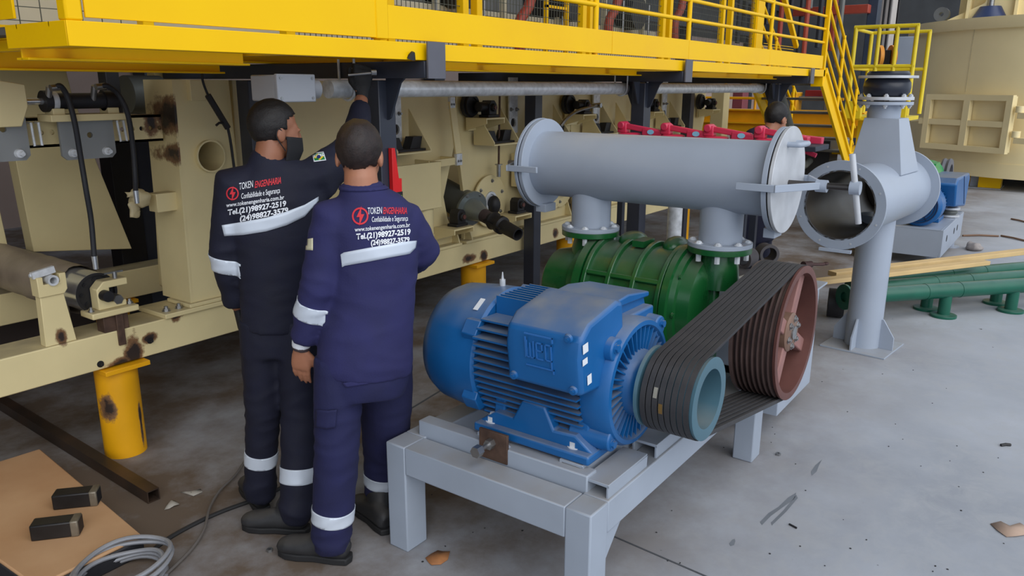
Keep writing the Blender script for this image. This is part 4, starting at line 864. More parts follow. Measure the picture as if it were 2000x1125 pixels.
# ---- blower
bl = thing('lobe_blower', 'dark green ribbed blower with two flanged necks under the grey silencer', 'blower', (3.4, 1.7, Z0))
BXc, BZc, R = 3.40, .80, .27
def oval(t_, r, squash=1.0): return t_
g = G(); g.lathe((BXc, 1.86, BZc), (0, -1, 0), [(0, 0), (0, R-.02), (.40, R-.02), (.40, 0)], 56); g.done('casing', GREEN, bl)
g = G()
for y in (1.86, 1.73, 1.60, 1.465): g.lathe((BXc, y+.012, BZc), (0, -1, 0), [(0, R-.03), (0, R+.004), (.024, R+.004), (.024, R-.03), (0, R-.03)], 56)
for a in (150, 210, 30): e = V((cos(radians(a)), 0, sin(radians(a)))); g.bar(V((BXc, 1.86, BZc))+e*(R-.012), V((BXc, 1.465, BZc))+e*(R-.012), .022, .03, up=e)
g.done('casing_ribs', GREEN, bl, .004)
g = G(); g.prism([(-.06, -.03), (.06, -.03), (.06, .03), (-.06, .03)], (BXc-.02, 1.66, BZc+R-.02), (1, 0, 0), (0, 1, 0), .03); g.ell((BXc+.05, 1.75, BZc+R-.02), (.09, .07, .05)); g.ell((BXc+.05, 1.52, BZc+R-.02), (.09, .06, .05)); g.done('casing_boss', GREEN, bl)
g = G(); g.lathe((BXc, 1.445, BZc), (0, -1, 0), [(0, 0), (0, R+.012), (.03, R+.012), (.035, R-.005), (.06, R-.012), (.065, R-.03), (.12, R-.04), (.15, R-.08), (.16, .12), (.16, 0)], 56); cov = g.done('drive_cover', GREEN, bl)
g = G(); [g.hexnut((BXc+(R-.012)*cos(radians(20+40*k)), 1.385, BZc+(R-.012)*sin(radians(20+40*k))), (0, -1, 0), .010, .008, 0) for k in range(9)]; g.done('cover_bolts', GREEN, cov)
g = G(); g.lathe((BXc, 1.88, BZc), (0, 1, 0), [(0, 0), (0, R+.005), (.04, R+.005), (.06, R-.04), (.10, R-.05), (.11, .19), (.2, .185), (.27, .17), (.30, .13), (.305, 0)], 56); g.done('gear_cover', GREEN, bl)
for y, cy in ((1.285, 1.285), (1.97, 1.97)):
    g = G(); g.lathe((BXc, y, BZc+.10), (0, 0, 1), [(0, 0), (0, .10), (.10, .092), (.14, .082), (.225, .082), (.24, .09), (.245, 0)], 36)
    nk = g.done('neck', GREEN, bl); G().lathe((BXc, y, 1.066), (0, 0, 1), [(0, 0), (0, .145), (.026, .145), (.026, 0)], 48).done('neck_flange', GREEN, bl, .002)
    g = G(); [g.cut().cyl((BXc+.12*cos(k*pi/4+.3), y+.12*sin(k*pi/4+.3), 1.03), (BXc+.12*cos(k*pi/4+.3), y+.12*sin(k*pi/4+.3), 1.066), .013, .013, 6) for k in range(8)]; g.done('flange_nuts', ZINC, nk)
g = G(); g.prism([(-.1, -.16), (.1, -.16), (.1, .12), (-.06, .12)], (BXc, 1.37, BZc+.06), (1, 0, 0), (0, 0, 1), .12); g.done('cover_block', GREEN, bl, .02)
g = G(); g.lathe((BXc, 1.29, BZ), (0, -1, 0), [(0, 0), (0, .10), (.03, .10), (.06, .08), (.12, .07), (.12, 0)], 36); g.done('bearing_cap', mat('oily green iron', (70, 80, 48), .4, .1, .25, 12), bl)
g = G(); g.cyl((BXc+.18, 1.24, .88), (BXc+.25, 1.17, .91), .035, .035, 6); g.done('oil_plug', ZINC, bl)
for y in (1.40, 1.88): g = G(); g.box(BXc-.24, BXc+.24, y-.05, y+.05, Z0, Z0+.04); g.prism([(-.2, 0), (.2, 0), (.14, .16), (-.14, .16)], (BXc, y+.03, Z0+.035), (1, 0, 0), (0, 0, 1), .06); ft = g.done('foot', GREEN, bl, .006); g = G(); [g.hexnut((BXc+k*.21, y-.02, Z0+.04), (0, 0, 1), .018, .018, .01) for k in (-1, 1)]; g.done('foot_bolts', ZINC, ft)
# ---- silencer
si = thing('silencer', 'grey horizontal silencer tube with clamped end covers above the green blower', 'silencer', (3.4, 1.65, 1.10))
LX, LZ = 3.4, 1.411; rt, rf = .163, .228
G().lathe((LX, 1.045, LZ), (0, 1, 0), [(0, 0), (0, rt), (1.215, rt), (1.215, 0)], 64).done('tube', GREYC, si)
ALU = mat('brushed pale cover plate', (196, 198, 202), .5, .25, .12, 9, .04, 30)
for sgn, y in ((-1, 1.045), (1, 2.245)):
    G().lathe((LX, y, LZ), (0, sgn, 0), [(0, rt-.01), (0, rf-.003), (.022, rf-.003), (.022, rt-.01), (0, rt-.01)], 64).done('end_flange', GREYC, si, .002)
    G().lathe((LX, y+sgn*.0225, LZ), (0, sgn, 0), [(0, 0), (0, rf-.008), (.006, rf-.008), (.006, 0)], 64).done('gasket', BLKD, si)
    cv = G().lathe((LX, y+sgn*.029, LZ), (0, sgn, 0), [(0, 0), (0, rf), (.016, rf), (.016, 0)], 64).done('end_cover', ALU if sgn < 0 else GREYC, si, .002)
    G().box(LX-.05, LX+.05, y-.02 if sgn < 0 else y-.03, y+.03, LZ-rf-.022, LZ-rf+.02).done('hinge_tab', GREYC, si, .002)
    if sgn < 0:
        ye = y-.045; zh = LZ+.155
        g = G(); g.sweep(smooth_path([(LX-.06, ye+.003, zh), (LX-.06, ye-.03, zh), (LX-.045, ye-.05, zh), (LX+.05, ye-.05, zh), (LX+.06, ye-.035, zh), (LX+.06, ye+.003, zh)], 5), .012, 10); g.done('cover_handle', GREYC, cv)
        g = G(); z = LZ-.012
        for k in (-1, 1): g.bar((LX+k*.235, y+.10, z), (LX+k*.235, ye-.02, z), .014, .03); g.bar((LX+k*.242, ye-.015, z), (LX+k*.02, ye-.13, z), .014, .03)
        g.done('clamp_yoke', GREYC, si, .002)
        g = G(); g.cyl((LX, ye-.115, z-.002), (LX, ye-.16, z-.002), .026, .026, 16); g.done('yoke_nut', GREYC, si)
        g = G(); g.cyl((LX, ye, z), (LX, ye-.27, z), .014, .014, 14); sc = g.done('clamp_screw', mat('dark screw steel', (84, 80, 78), .4, .7), si)
        G().cyl((LX, ye-.25, z), (LX, ye-.29, z), .028, .028, 16).done('screw_head', GREYC, sc)
        q = V((LX, ye-.27, z)); dv = V((.32, 0, 1)).normalized(); dv = V((-.1, .17, 1)).normalized(); G().cyl(q-dv*.15, q+dv*.14, .0125, .0125, 14).done('tee_handle', ALU, sc)
    else:
        g = G(); z = LZ-.012
        for k in (-1, 1): g.bar((LX+k*.235, y-.10, z), (LX+k*.235, y+.08, z), .014, .03); g.bar((LX+k*.242, y+.075, z), (LX+k*.02, y+.18, z), .014, .03)
        g.done('clamp_yoke', GREYC, si, .002)
        G().cyl((LX, y+.045, z), (LX, y+.24, z), .014).done('clamp_screw', STEEL, si)
for y in (1.285, 1.97):
    st = G().lathe((LX, y, 1.11), (0, 0, 1), [(0, 0), (0, .098), (.2, .098), (.2, 0)], 40).done('outlet_stub', GREYC, si)
    G().lathe((LX, y, 1.0925), (0, 0, 1), [(0, 0), (0, .146), (.02, .146), (.02, .10), (.02, 0)], 48).done('stub_flange', GREYC, si, .002)
    g = G(); [g.hexnut((LX+.122*cos(k*pi/4+.3), y+.122*sin(k*pi/4+.3), 1.1125), (0, 0, 1), .014, .009, .003) for k in range(8)]; g.done('flange_bolts', ZINC, st)
# ---- box at the end of the skid, with the rubber roll and the pipe ends on it
t = thing('end_box', 'grey box pedestal with a thin lid behind the large brown pulley', 'box', (4.18, 1.5, .13))
g = G(); g.box(3.86, 4.46, 1.085, 1.95, .13, .715); g.done('box_body', GREYC, t, .004)
G().box(3.82, 4.52, 1.06, 1.97, .715, .727).done('box_lid', GREY, t, .002)
for x, y in ((3.88, 1.86), (4.38, 1.86)): G().box(x+.0, x+.07, y, y+.07, 0, .13).done('box_foot', GREYC, t)
for x, y in ((4.28, 1.13), (4.44, 1.16)): g = G(); g.hexnut((x, y, .727), (0, 0, 1), .012, .018, .02); g.done('stud', ZINC, t)
g = G(); c = V((4.15, 1.50, .728)); g.lathe(c, (0, 0, 1), [(0, 0), (0, .29), (.012, .30), (.03, .29), (.032, 0)], 48); tag(g.done('rubber_disc', RUB, None, 0), 'dusty black rubber disc lying on the grey box lid', 'disc')
def pipe_end(px, py, lb, d, r=.055):
    c = az(px, py, .76+r); g = G(); d = V(d).normalized()
    g.tube(c-d*.05, c+d*.05, r, r-.013, 28); g.tube(c-d*.055, c-d*.02, r+.006, r-.013, 28)
    tag(g.done('pipe_socket', mat('black rubber sleeve', (66, 62, 64), .6, 0, .15, 10), None, .002), lb, 'pipe socket', 'dark pipe sockets on the rubber disc')
pipe_end(1497, 494, 'dark pipe socket with open end facing the viewer, by the bending man', (.62, .5, -.0)); pipe_end(1458, 503, 'dark pipe socket half hidden behind the green flange', (.9, -.15, 0))
g = G(); c = az(1578, 522, .735); g.cyl(c+V((-.03, .02, .015)), c+V((.03, -.01, .015)), .024, .02); g.sweep([c+V((.03, -.01, .014)), c+V((.09, -.06, .01)), c+V((.12, -.075, .01))], .010, 8); g.ell(c+V((.12, -.075, .012)), (.022, .016, .01)); tag(g.done('rusty_key', mat('rusty tool iron', (70, 48, 46), .6, .3, .2, 20), None), 'small rusty brown ratchet tool lying beside the rubber disc', 'tool')
# ------------------------------------------------------------------ grey pipe stand with open tee
CX, CY = 5.775, 1.075
ps = thing('pipe_stand', 'grey pipe stand carrying an open cross tube and a tapered hopper', 'pipe stand', (CX, CY, 0))
PG = GREYC
G().cyl((CX, CY, .012), (CX, CY, .95), .118, .118, 40).done('column', PG, ps)
M_ = Matrix.Translation((CX, CY, 0)) @ Matrix.Rotation(radians(-6), 4, 'Z')
g = G(); g.box(-.22, .22, -.22, .22, 0, .012, M_); g.done('base_plate', GREY, ps, .002)
for k in range(4):
    a = k*pi/2; Mk = M_ @ Matrix.Rotation(a, 4, 'Z'); g = G(); o_ = Mk @ V((.10, -.006, .012)); uu = (Mk.to_3x3() @ V((1, 0, 0))); g.prism([(0, 0), (.11, 0), (.11, .09), (.03, .21), (0, .21)], o_, uu, (0, 0, 1), .012); g.done('stiffener', PG, ps, .001)
td = V((cos(radians(-5.4)), sin(radians(-5.4)), 0)); tc_ = V((CX, CY, 1.10)); ri, ro_ = .205, .215
inner = mat('dark grimy pipe inside', (84, 76, 66), .36, .5, .3, 6)
fr, bk = tc_-td*.80, tc_+td*.42
G().lathe(fr, td, [(0, ro_-.002), (0, ro_), (1.22, ro_), (1.22, ro_-.002)], 64).done('cross_tube', PG, ps)
G().lathe(bk-td*.06, td, [(0, .15), (0, ri), (.01, ri), (.01, .15), (0, .15)], 48).done('inner_baffle', inner, ps)
G().lathe(fr, td, [(0, ri), (0, ro_-.001), (1.22, ro_-.001), (1.22, ri), (0, ri)], 64).done('tube_lining', inner, ps)
for p, s_ in ((fr, 1), (bk, -1)):
    f_ = G().lathe(p, td*s_, [(0, ri), (0, .272), (.018, .272), (.018, ro_), (.018, ri), (0, ri)], 64).done('tube_flange', PG, ps, .002)
    uu, vv, _ = basis(td*s_); g = G()
    for k in range(8):
        e = uu*cos(k*pi/4+.4)+vv*sin(k*pi/4+.4); c = p+e*.245; g.cut().cyl(c-td*s_*.002, c+td*s_*.001, .006, .006, 10)
    g.done('bolt_holes', BLKD if s_ < 0 else ALU, f_)
g = G(); c = fr+V((0, 0, -.272)); g.bar(c+V((0, .09, -.006)), c+V((0, -.10, -.006)), .03, .02); g.done('hinge_lug', PG, ps, .002)
def ringsq(cx, cy, hx, hy, z): Mh = Matrix.Rotation(radians(-5.4), 4, 'Z'); return [V((cx, cy, z))+Mh @ V((a*hx, b*hy, 0)) for a, b in ((-1, -1), (1, -1), (1, 1), (-1, 1))]
g = G(); lo, hi = ringsq(CX, CY, .20, .17, 1.245), ringsq(CX, CY+.02, .105, .11, 1.60)
a = [g.bm.verts.new(p) for p in lo]; b = [g.bm.verts.new(p) for p in hi]; g.bridge(a, b); g.bm.faces.new(a[::-1]); g.bm.faces.new(b); g.done('tapered_hopper', PG, ps, .003)
HX, HY = CX, CY+.04
G().cyl((HX, HY, 1.58), (HX, HY, 1.685), .103, .103, 36).done('hopper_neck', PG, ps)
for z in (1.685, 1.716): G().lathe((HX, HY, z), (0, 0, 1), [(0, 0), (0, .172), (.02, .172), (.02, 0)], 48).done('neck_flange', PG if z < 1.7 else ALU, ps, .002)
g = G(); [(g.hexnut((HX+.148*cos(k*pi/4+.2), HY+.148*sin(k*pi/4+.2), 1.736), (0, 0, 1), .015, .014, .006), g.hexnut((HX+.148*cos(k*pi/4+.2), HY+.148*sin(k*pi/4+.2), 1.685), (0, 0, -1), .015, .012, .01)) for k in range(8)]; g.done('flange_bolts', ALU, ps)
G().lathe((HX, HY, 1.737), (0, 0, 1), [(0, 0), (0, .10), (.005, .125), (.03, .143), (.06, .147), (.09, .143), (.112, .128), (.118, .12), (.118, 0)], 48).done('rubber_bellows', mat('bellows rubber', (36, 40, 52), .35, 0, .12, 8), ps)
G().lathe((HX, HY, 1.855), (0, 0, 1), [(0, 0), (0, .182), (.017, .182), (.017, 0)], 48).done('top_ring', ALU, ps, .002)
G().lathe((HX, HY, 1.873), (0, 0, 1), [(0, .09), (0, .13), (.012, .132), (.026, .12), (.026, .09), (0, .09)], 48).done('bellows_lip', MATS['bellows rubber'], ps)
# ------------------------------------------------------------------ green flanged pipes and planks
def gpipe(p0, p1, stubs, lb, zc=.22, r=.062):
    p0, p1 = V((p0.x, p0.y, zc)), V((p1.x, p1.y, zc)); d = (p1-p0).normalized()
    t = thing('green_pipe', lb, 'pipe', ((p0.x+p1.x)/2, (p0.y+p1.y)/2, 0), 'green flanged pipes on the floor')
    G().cyl(p0, p1, r, r, 32).done('pipe_run', GRPIPE, t)
    G().tube(p0-d*.02, p0, .1, .04, 32).done('end_flange', GRPIPE, t, .002); G().cyl(p1, p1+d*.02, .1).done('end_flange', GRPIPE, t, .002)
    for k in (.36, .52): G().lathe(p0.lerp(p1, k), d, [(0, r-.01), (0, r+.0025), (.012, r+.0025), (.012, r-.01)], 32).done('weld_bead', GRPIPE, t)
    for s_ in stubs:
        q = V((s_.x, s_.y, 0)); q = p0+d*((q-p0).dot(d)); G().cyl((q.x, q.y, .02), (q.x, q.y, zc), .046, .046, 28).done('stub', GRPIPE, t)
        G().lathe((q.x, q.y, 0), (0, 0, 1), [(0, 0), (0, .098), (.02, .098), (.024, .05), (.024, 0)], 36).done('stub_flange', GRPIPE, t, .002)
gpipe(az(1652, 580, .22), az(2060, 553, .22), [az(1836, 616), az(1975, 609)], 'front green pipe with two flanged feet toward the viewer')
gpipe(az(1668, 565, .22), az(2080, 535, .22), [az(1797, 600), az(1938, 591)], 'middle green pipe between the other two green pipes')
gpipe(az(1700, 550, .22), az(2100, 516, .22), [az(1990, 560)], 'rear green pipe lying under the timber planks')
bf = az(1632, 592, .12); g = G(); g.tube(bf+V((0, .06, .0)), bf+V((.03, -.06, 0)), .115, .055, 32); g.tube(bf+V((0, .02, .0)), bf+V((.03, -.02, 0)), .09, .05, 32); tag(g.done('black_flange', BLKD, None, .002), 'black flange ring standing at the end of the green pipes', 'flange')
PINE = mat('pale pine timber', (214, 182, 128), .6, 0, .12, 3, .05, 30, stretch=(1, 1, 1))
def plank(p0, p1, w, h, lb):
    g = G(); g.bar(p0, p1, w, h); tag(g.done('plank', PINE, None, .003), lb, 'plank', 'pine planks across the green pipes')
plank(az(1590, 551, .345), az(1925, 512, .345), .09, .035, 'shorter pine plank lying nearer the viewer on the green pipes')
plank(az(1625, 535, .345), az(2080, 482, .345), .09, .04, 'longer pine plank reaching past the picture edge on the green pipes')
# ------------------------------------------------------------------ second blower skid
s2 = thing('machine_skid', 'second grey skid frame behind the pipe stand, on round legs', 'skid', (9.6, 1.5, 0))
g = G(); g.box(8.9, 10.45, 1.02, 1.04, .10, .385); g.box(8.9, 8.92, 1.04, 2.0, .10, .385); g.box(8.92, 10.45, 1.04, 2.0, .365, .385); g.done('frame', GREYC, s2, .003)
for x, y in ((8.99, 1.12), (10.2, 1.10), (8.99, 1.75)):
    G().cyl((x, y, 0), (x, y, .10), .055).done('leg', GREYC, s2); 
    G().cyl((x, y, 0), (x, y, .012), .11).done('leg_foot', GREYC, s2)
for x in (9.2, 9.75, 10.0): g = G(); g.lathe((x, 1.0195, .26), (0, -1, 0), [(0, 0), (0, .035), (.002, .035), (.002, 0)], 20); o = g.done('slot', BLKD, s2)
m2 = thing('electric_motor', 'blue motor with slotted fan grille on the second skid', 'motor', (9.3, 1.32, .385))
mc = V((9.0, 1.29, .595))
G().lathe(mc, (1, 0, 0), [(0, 0), (.0, .12), (.01, .17), (.05, .21), (.24, .215), (.25, .20), (.25, 0)], 44).done('fan_cover', BLUE, m2)
g = G(); [g.lathe(mc+V((-.004, 0, 0)), (1, 0, 0), [(0, r), (0, r+.01), (.012, r+.012), (.012, r), (0, r)], 32) for r in (.04, .065, .09, .115, .14, .165)]; [g.bar(mc+V((-.004, 0, 0)), mc+V((-.004, .16*cos(a), .16*sin(a))), .012, .006) for a in (.4, 1.65, 2.9, 4.15, 5.4)]; g.done('fan_grille', mat('navy grille', (18, 44, 84), .5), m2)
G().lathe(mc+V((.24, 0, 0)), (1, 0, 0), [(0, 0), (0, .165), (.6, .165), (.6, 0)], 36).done('stator_body', BLUE, m2)
g = G(); [g.bar(mc+V((.26, .15*cos(a), .15*sin(a))), mc+V((.8, .15*cos(a), .15*sin(a))), .008, .08, up=(0, cos(a), sin(a))) for a in [2*pi*k/30 for k in range(30)]]; g.done('cooling_fins', BLUE, m2)
g = G(); g.box(9.4, 9.75, 1.14, 1.52, .385, .43); g.done('foot', BLUE, m2, .004)
t = thing('blue_case', 'blue sloped belt guard case wrapped in film on the second skid', 'guard', (10.3, 1.0, .45))
a_, b_ = ay(1838, 345, .98), ay(1893, 402, .98)
g = G(); g.prism([(9.55, .55), (10.45, .45), (10.55, .78), (10.45, .84), (9.5, .86), (9.42, .80)], (0, 1.02, 0), (1, 0, 0), (0, 0, 1), -.5); g.done('case', BLUE, t, .02)
g = G(); g.bar((9.95, 1.018, .84), (10.3, 1.018, .50), .006, .012, up=(1, 0, 0)); g.done('case_seam', mat('navy grille', (18, 44, 84)), t)
t = thing('isolator_foot', 'rubber isolator between two white rings beside the second motor', 'isolator', (9.95, 1.05, .385))
for z in (.388, .47): G().lathe((9.95, 1.12, z), (0, 0, 1), [(0, 0), (0, .11), (.022, .11), (.022, 0)], 30).done('ring', ALU, t)
G().lathe((9.95, 1.12, .41), (0, 0, 1), [(0, 0), (0, .075), (.03, .09), (.06, .075), (.06, 0)], 30).done('rubber', GAUZ, t); G().box(9.95, 10.25, 1.08, 1.12, .47, .49).done('lever', RUSTY, t)
g2 = thing('lobe_blower', 'small bright green blower top behind the blue case', 'blower', (10.4, 1.3, .8))
G().lathe((10.0, 1.45, .80), (1, 0, 0), [(0, 0), (0, .16), (.5, .16), (.5, 0)], 32).done('casing', mat('bright green enamel', (40, 150, 80), .35, 0, .1), g2); G().box(9.85, 10.15, 1.3, 1.6, .95, .97).done('flange', MATS['bright green enamel'], g2)
g = G(); g.lathe((10.75, 1.35, .70), (0, -1, 0), [(0, .0), (0, .26), (.02, .27), (.05, .255), (.08, .27), (.1, .26), (.1, .2), (.05, .19), (.05, 0)], 40); tag(g.done('grey_sheave', mat('grey rubber wheel', (92, 92, 98), .5), None), 'grey grooved sheave behind the green blower top', 'sheave')
g = G(); g.box(9.15, 9.5, 1.45, 1.75, .76, .92); tag(g.done('white_case', PLA, None, .01), 'pale grey case behind the cross tube flange of the stand', 'case')
# ------------------------------------------------------------------ beige tank
TB = mat('pale beige tank paint', (240, 222, 172), .42, 0, .05, 1.2, .02, 20)
TX, TY, TR = 19.3, .31, 3.0
tk = thing('storage_tank', 'large pale beige round tank with a framed hatch door', 'tank', (TX, TY, .22))
G().lathe((TX, TY, .25), (0, 0, 1), [(0, 0), (0, TR), (2.62, TR), (2.62, 0)], 96).done('shell', TB, tk)
G().lathe((TX, TY, .22), (0, 0, 1), [(0, 0), (0, TR+.012), (.26, TR+.012), (.26, TR-.05)], 96).done('skirt', TB, tk)
G().lathe((TX, TY, 2.80), (0, 0, 1), [(0, TR-.1), (0, TR+.05), (.03, TR+.07), (.20, TR+.07), (.20, TR-.2), (0, TR-.1)], 96).done('rim', TB, tk)
def tang(y, z, dr=0): dy = y-TY; return V((TX-sqrt(max(0, (TR+dr)**2-dy*dy)), y, z))
g = G(); p = tang(1.9, .5, .002); g.box(p.x-.003, p.x+.02, p.y-.004, p.y+.004, 1.72, 2.8); g.box(p.x-.003, p.x+.02, p.y-.2, p.y-.192, .25, .7); g.done('shell_seam', mat('tank seam', (190, 178, 142), .5), tk)
hc = tang(1.785, 1.17, .09); nn = V((hc.x-TX, hc.y-TY, 0)).normalized(); hu = V((nn.y, -nn.x, 0)); hu = hu if hu.y < 0 else -hu
dr_ = thing('x', '', '', (0, 0, 0)); bpy.data.objects.remove(dr_)
Wd, Hd = .83, .50
g = G(); o_ = hc-nn*.06
def hp(pts, d0, d): g.prism([(a, b) for a, b in pts], hc+nn*d0, hu, (0, 0, 1), d)
_h = [(-Wd, -Hd), (Wd, -Hd), (Wd, Hd), (-Wd, Hd)]
for a0, a1, b0, b1, d0 in ((-Wd, -Wd+.11, -Hd, Hd, .09), (Wd-.11, Wd, -Hd, Hd, .09), (-Wd+.11, Wd-.11, Hd-.1, Hd, .09), (-Wd+.11, Wd-.11, -Hd, -Hd+.1, .09), (-.06, .06, -Hd+.1, Hd-.1, .09), (-Wd+.11, -.06, -.05, .05, .085), (.06, Wd-.11, -.05, .05, .085), (-Wd-.1, -Wd, -.05, .05, .08)): hp([(a0, b0), (a1, b0), (a1, b1), (a0, b1)], 0, d0 if hu.cross(V((0, 0, 1))).dot(nn) > 0 else -d0)
door = g.done('hatch_frame', TB, tk)
g = G(); hp([(-Wd+.02, -Hd+.02), (Wd-.02, -Hd+.02), (Wd-.02, Hd-.02), (-Wd+.02, Hd-.02)], -.07, .05 if hu.cross(V((0, 0, 1))).dot(nn) > 0 else -.05); g.done('hatch_panel', TB, tk)
for b in (.26, -.16):
    g = G(); q = hc+hu*(Wd+.09)+V((0, 0, b)); g.cyl(q+V((0, 0, -.05)), q+V((0, 0, .06)), .07, .07, 16); g.bar(q-V((0, 0, .1)), q+hu*.25-V((0, 0, .1)), .1, .1); g.done('hinge', TB, tk, .004)
g = G(); q = hc-hu*(Wd+.1); g.cyl(q+V((0, 0, -.06)), q+V((0, 0, .06)), .05, .05, 16); g.cyl(q-hu*.3, q, .025); g.bar(q-hu*.3+V((0, 0, -.5)), q-hu*.3+V((0, 0, .3)), .05, .04); g.done('hatch_latch', TB, tk)
g = G(); q = tang(2.55, .95, .02); text_bm(g, '4', .22, q+nn*.02, hu, V((0, 0, 1)), .001); g.done('painted_figure', mat('pencil grey', (110, 104, 90), .7), tk)
for y, m_ in ((1.55, YEL), (1.30, YEL)):
    p = tang(y, 0, -.2)
G().box(16.9, 17.2, 1.62, 1.80, 0, .24).done('foot', YEL, tk, .005); G().box(16.75, 17.1, 1.12, 1.48, 0, .24).done('foot', YEL, tk, .005); G().box(16.85, 17.05, 1.48, 1.62, 0, .24).done('foot_web', GREYC, tk)
G().box(16.6, 17.3, 1.1, 1.85, 0, .01).done('foot_plate', GREYC, tk)
# machinery on the tank roof
for px in (1893, 1987):
    y0 = ax(px, 20, 17.1).y; g = G(); g.box(17.1, 18.5, y0, y0+.05, 3.0, 4.3); g.done('roof_gusset', TB, tk)
G().box(17.6, 19, -1.4, 2.3, 3.0, 4.6).done('roof_housing', TB, tk, .02)
g = G(); g.prism([(2.45, 0), (1.9, 0), (1.2, .05), (1.2, .9), (1.75, .55), (1.85, .28)], (17.2, 0, 3.0), (0, 1, 0), (0, 0, 1), .2); g.done('roof_bracket', TB, tk)
g = G(); q = V((17.3, 2.55, 3.13)); g.tube(q, q+V((.2, 0, 0)), .13, .04, 24); g.done('roof_eye', GMAC, tk)
DY = ax(1934, 20, 17.2).y
G().lathe((17.2, DY, 3.0), (0, 0, 1), [(0, 0), (0, .3), (.06, .26), (.22, .17), (.22, 0)], 20).done('drive_base', mat('dark blue drive', (36, 52, 92), .4), tk)
G().cyl((17.2, DY, 3.2), (17.2, DY, 4.2), .055).done('drive_shaft', STEEL, tk)
q = az(1902, 488); g = G(); g.ell(q+V((0, 0, .035)), (.11, .09, .05), 20, 12)
for v in g.bm.verts: v.co += (v.co-q)*.5*noise.noise(v.co*14)
tag(g.done('crumpled_rag', mat('grey rag', (150, 142, 138), .8, 0, .2, 20), None, 0, 180), 'crumpled grey rag on the floor beside the second skid leg', 'rag')
for i, (p, qq) in enumerate((((1880, 462), (1950, 463)), ((1955, 462), (2010, 474)), ((1975, 429), (2010, 437)))):
    a_, b_ = az(*p), az(*qq); g = G(); g.sweep([a_+V((0, 0, .012)), a_.lerp(b_, .5)+V((.02, .02, .016)), b_+V((0, 0, .012))], .012, 6); tag(g.done('stick', mat('dry stick', (124, 96, 76), .8), None), ('dark thin stick beyond the second skid', 'long brown stick at the picture edge above the planks', 'short brown stick high at the picture edge')[i], 'stick', 'sticks on the bright floor')
# ------------------------------------------------------------------ red levers behind the silencer
t0 = thing('lever_table', 'dark table holding the row of red levers behind the silencer', 'table', (4.75, 1.7, 0))
NAVC = mat('navy cabinet', (34, 38, 50), .5)
RX = 4.75
pa, pb = ax(1205, 258, RX), ax(1600, 285, RX); zt = pb.z+.004
G().box(RX-.14, RX+.14, pb.y-.02, pa.y+.05, zt-.03, zt).done('table_top', NAVC, t0, .004)
for y in (ax(1472, 300, RX).y, pa.y-.0): 
    for x in (RX-.12, RX+.08): G().box(x, x+.04, y-.02, y+.02, 0, zt-.03).done('leg', NAVC, t0)
STK = mat('pale blue sticker', (150, 205, 235), .4)
for i, (px, lb) in enumerate(((1217, 'red lever farthest from the silencer disc cover'), (1301, 'second red lever, behind the middle of the silencer tube'), (1385, 'third red lever, in front of the bending man'), (1484, 'red lever nearest the pale disc cover'))):
    q = ax(px, 262+(px-1217)*.037, RX); t = thing('red_lever', lb, 'lever', (RX, q.y, zt), 'red levers on the table behind the silencer')
    z = zt
    G().lathe((RX, q.y-.05, z), (0, 0, 1), [(0, 0), (0, .07), (.02, .075), (.026, .06), (.026, 0)], 28).done('base_disc', RED, t)
    g = G(); g.box(RX-.03, RX+.03, q.y-.035, q.y+.03, z+.026, z+.09); g.cyl((RX-.045, q.y, z+.075), (RX+.045, q.y, z+.075), .025, .025, 16); g.done('lug', RED, t, .006)
    g = G(); e = V((RX, q.y-.27, z+.035)); g.bar((RX, q.y-.02, z+.07), e, .04, .034); g.bar(e+V((0, .12, .0)), e+V((0, -.02, -.012)), .05, .045); g.done('lever_arm', RED, t, .006)
    g = G(); c = V((RX-.0265, q.y-.215, z+.037)); g.prism([(.024*cos(a), .016*sin(a)) for a in [k*pi/9 for k in range(18)]], c, (0, -1, 0), (0, 0, 1), -.002 if False else .002); g.done('sticker', STK, t)
q0, q1 = ax(1560, 268, 4.9), ax(1607, 276, 4.9); G_ = G(); G_.bar(q0+V((0, .1, 0)), q1, .05, .045); tag(G_.done('red_bar', RED, None, .004), 'square red bar sticking out behind the pale disc cover', 'bar')
q0, q1 = ax(1565, 292, 4.9), ax(1594, 304, 4.9); G_ = G(); G_.cyl(q0+V((0, .1, .03)), q1, .014); tag(G_.done('red_rod', RED, None), 'thin red rod below the square red bar', 'rod')
a_, b_ = ax(1552, 272, 10.0), ax(1615, 350, 10.0); G_ = G(); G_.box(10.0, 10.4, b_.y, a_.y, b_.z-.3, a_.z); cb = tag(G_.done('black_cabinet', BLKD, None, .006), 'black cabinet behind the pale disc cover', 'cabinet')
g = G(); [g.box(x, x+.04, y, y+.04, 0, b_.z-.3) for x in (10.02, 10.3) for y in (b_.y+.01, b_.y+.12)]; g.done('cabinet_leg', BLKD, cb)
# galvanised upright behind the blower
q = ay(1315, 480, 2.4); g = G(); g.cyl((q.x, 2.4, 0), (q.x, 2.4, 1.3), .055); tag(g.done('upright_pipe', ZINC, None), 'short galvanised upright pipe behind the green blower', 'pipe')
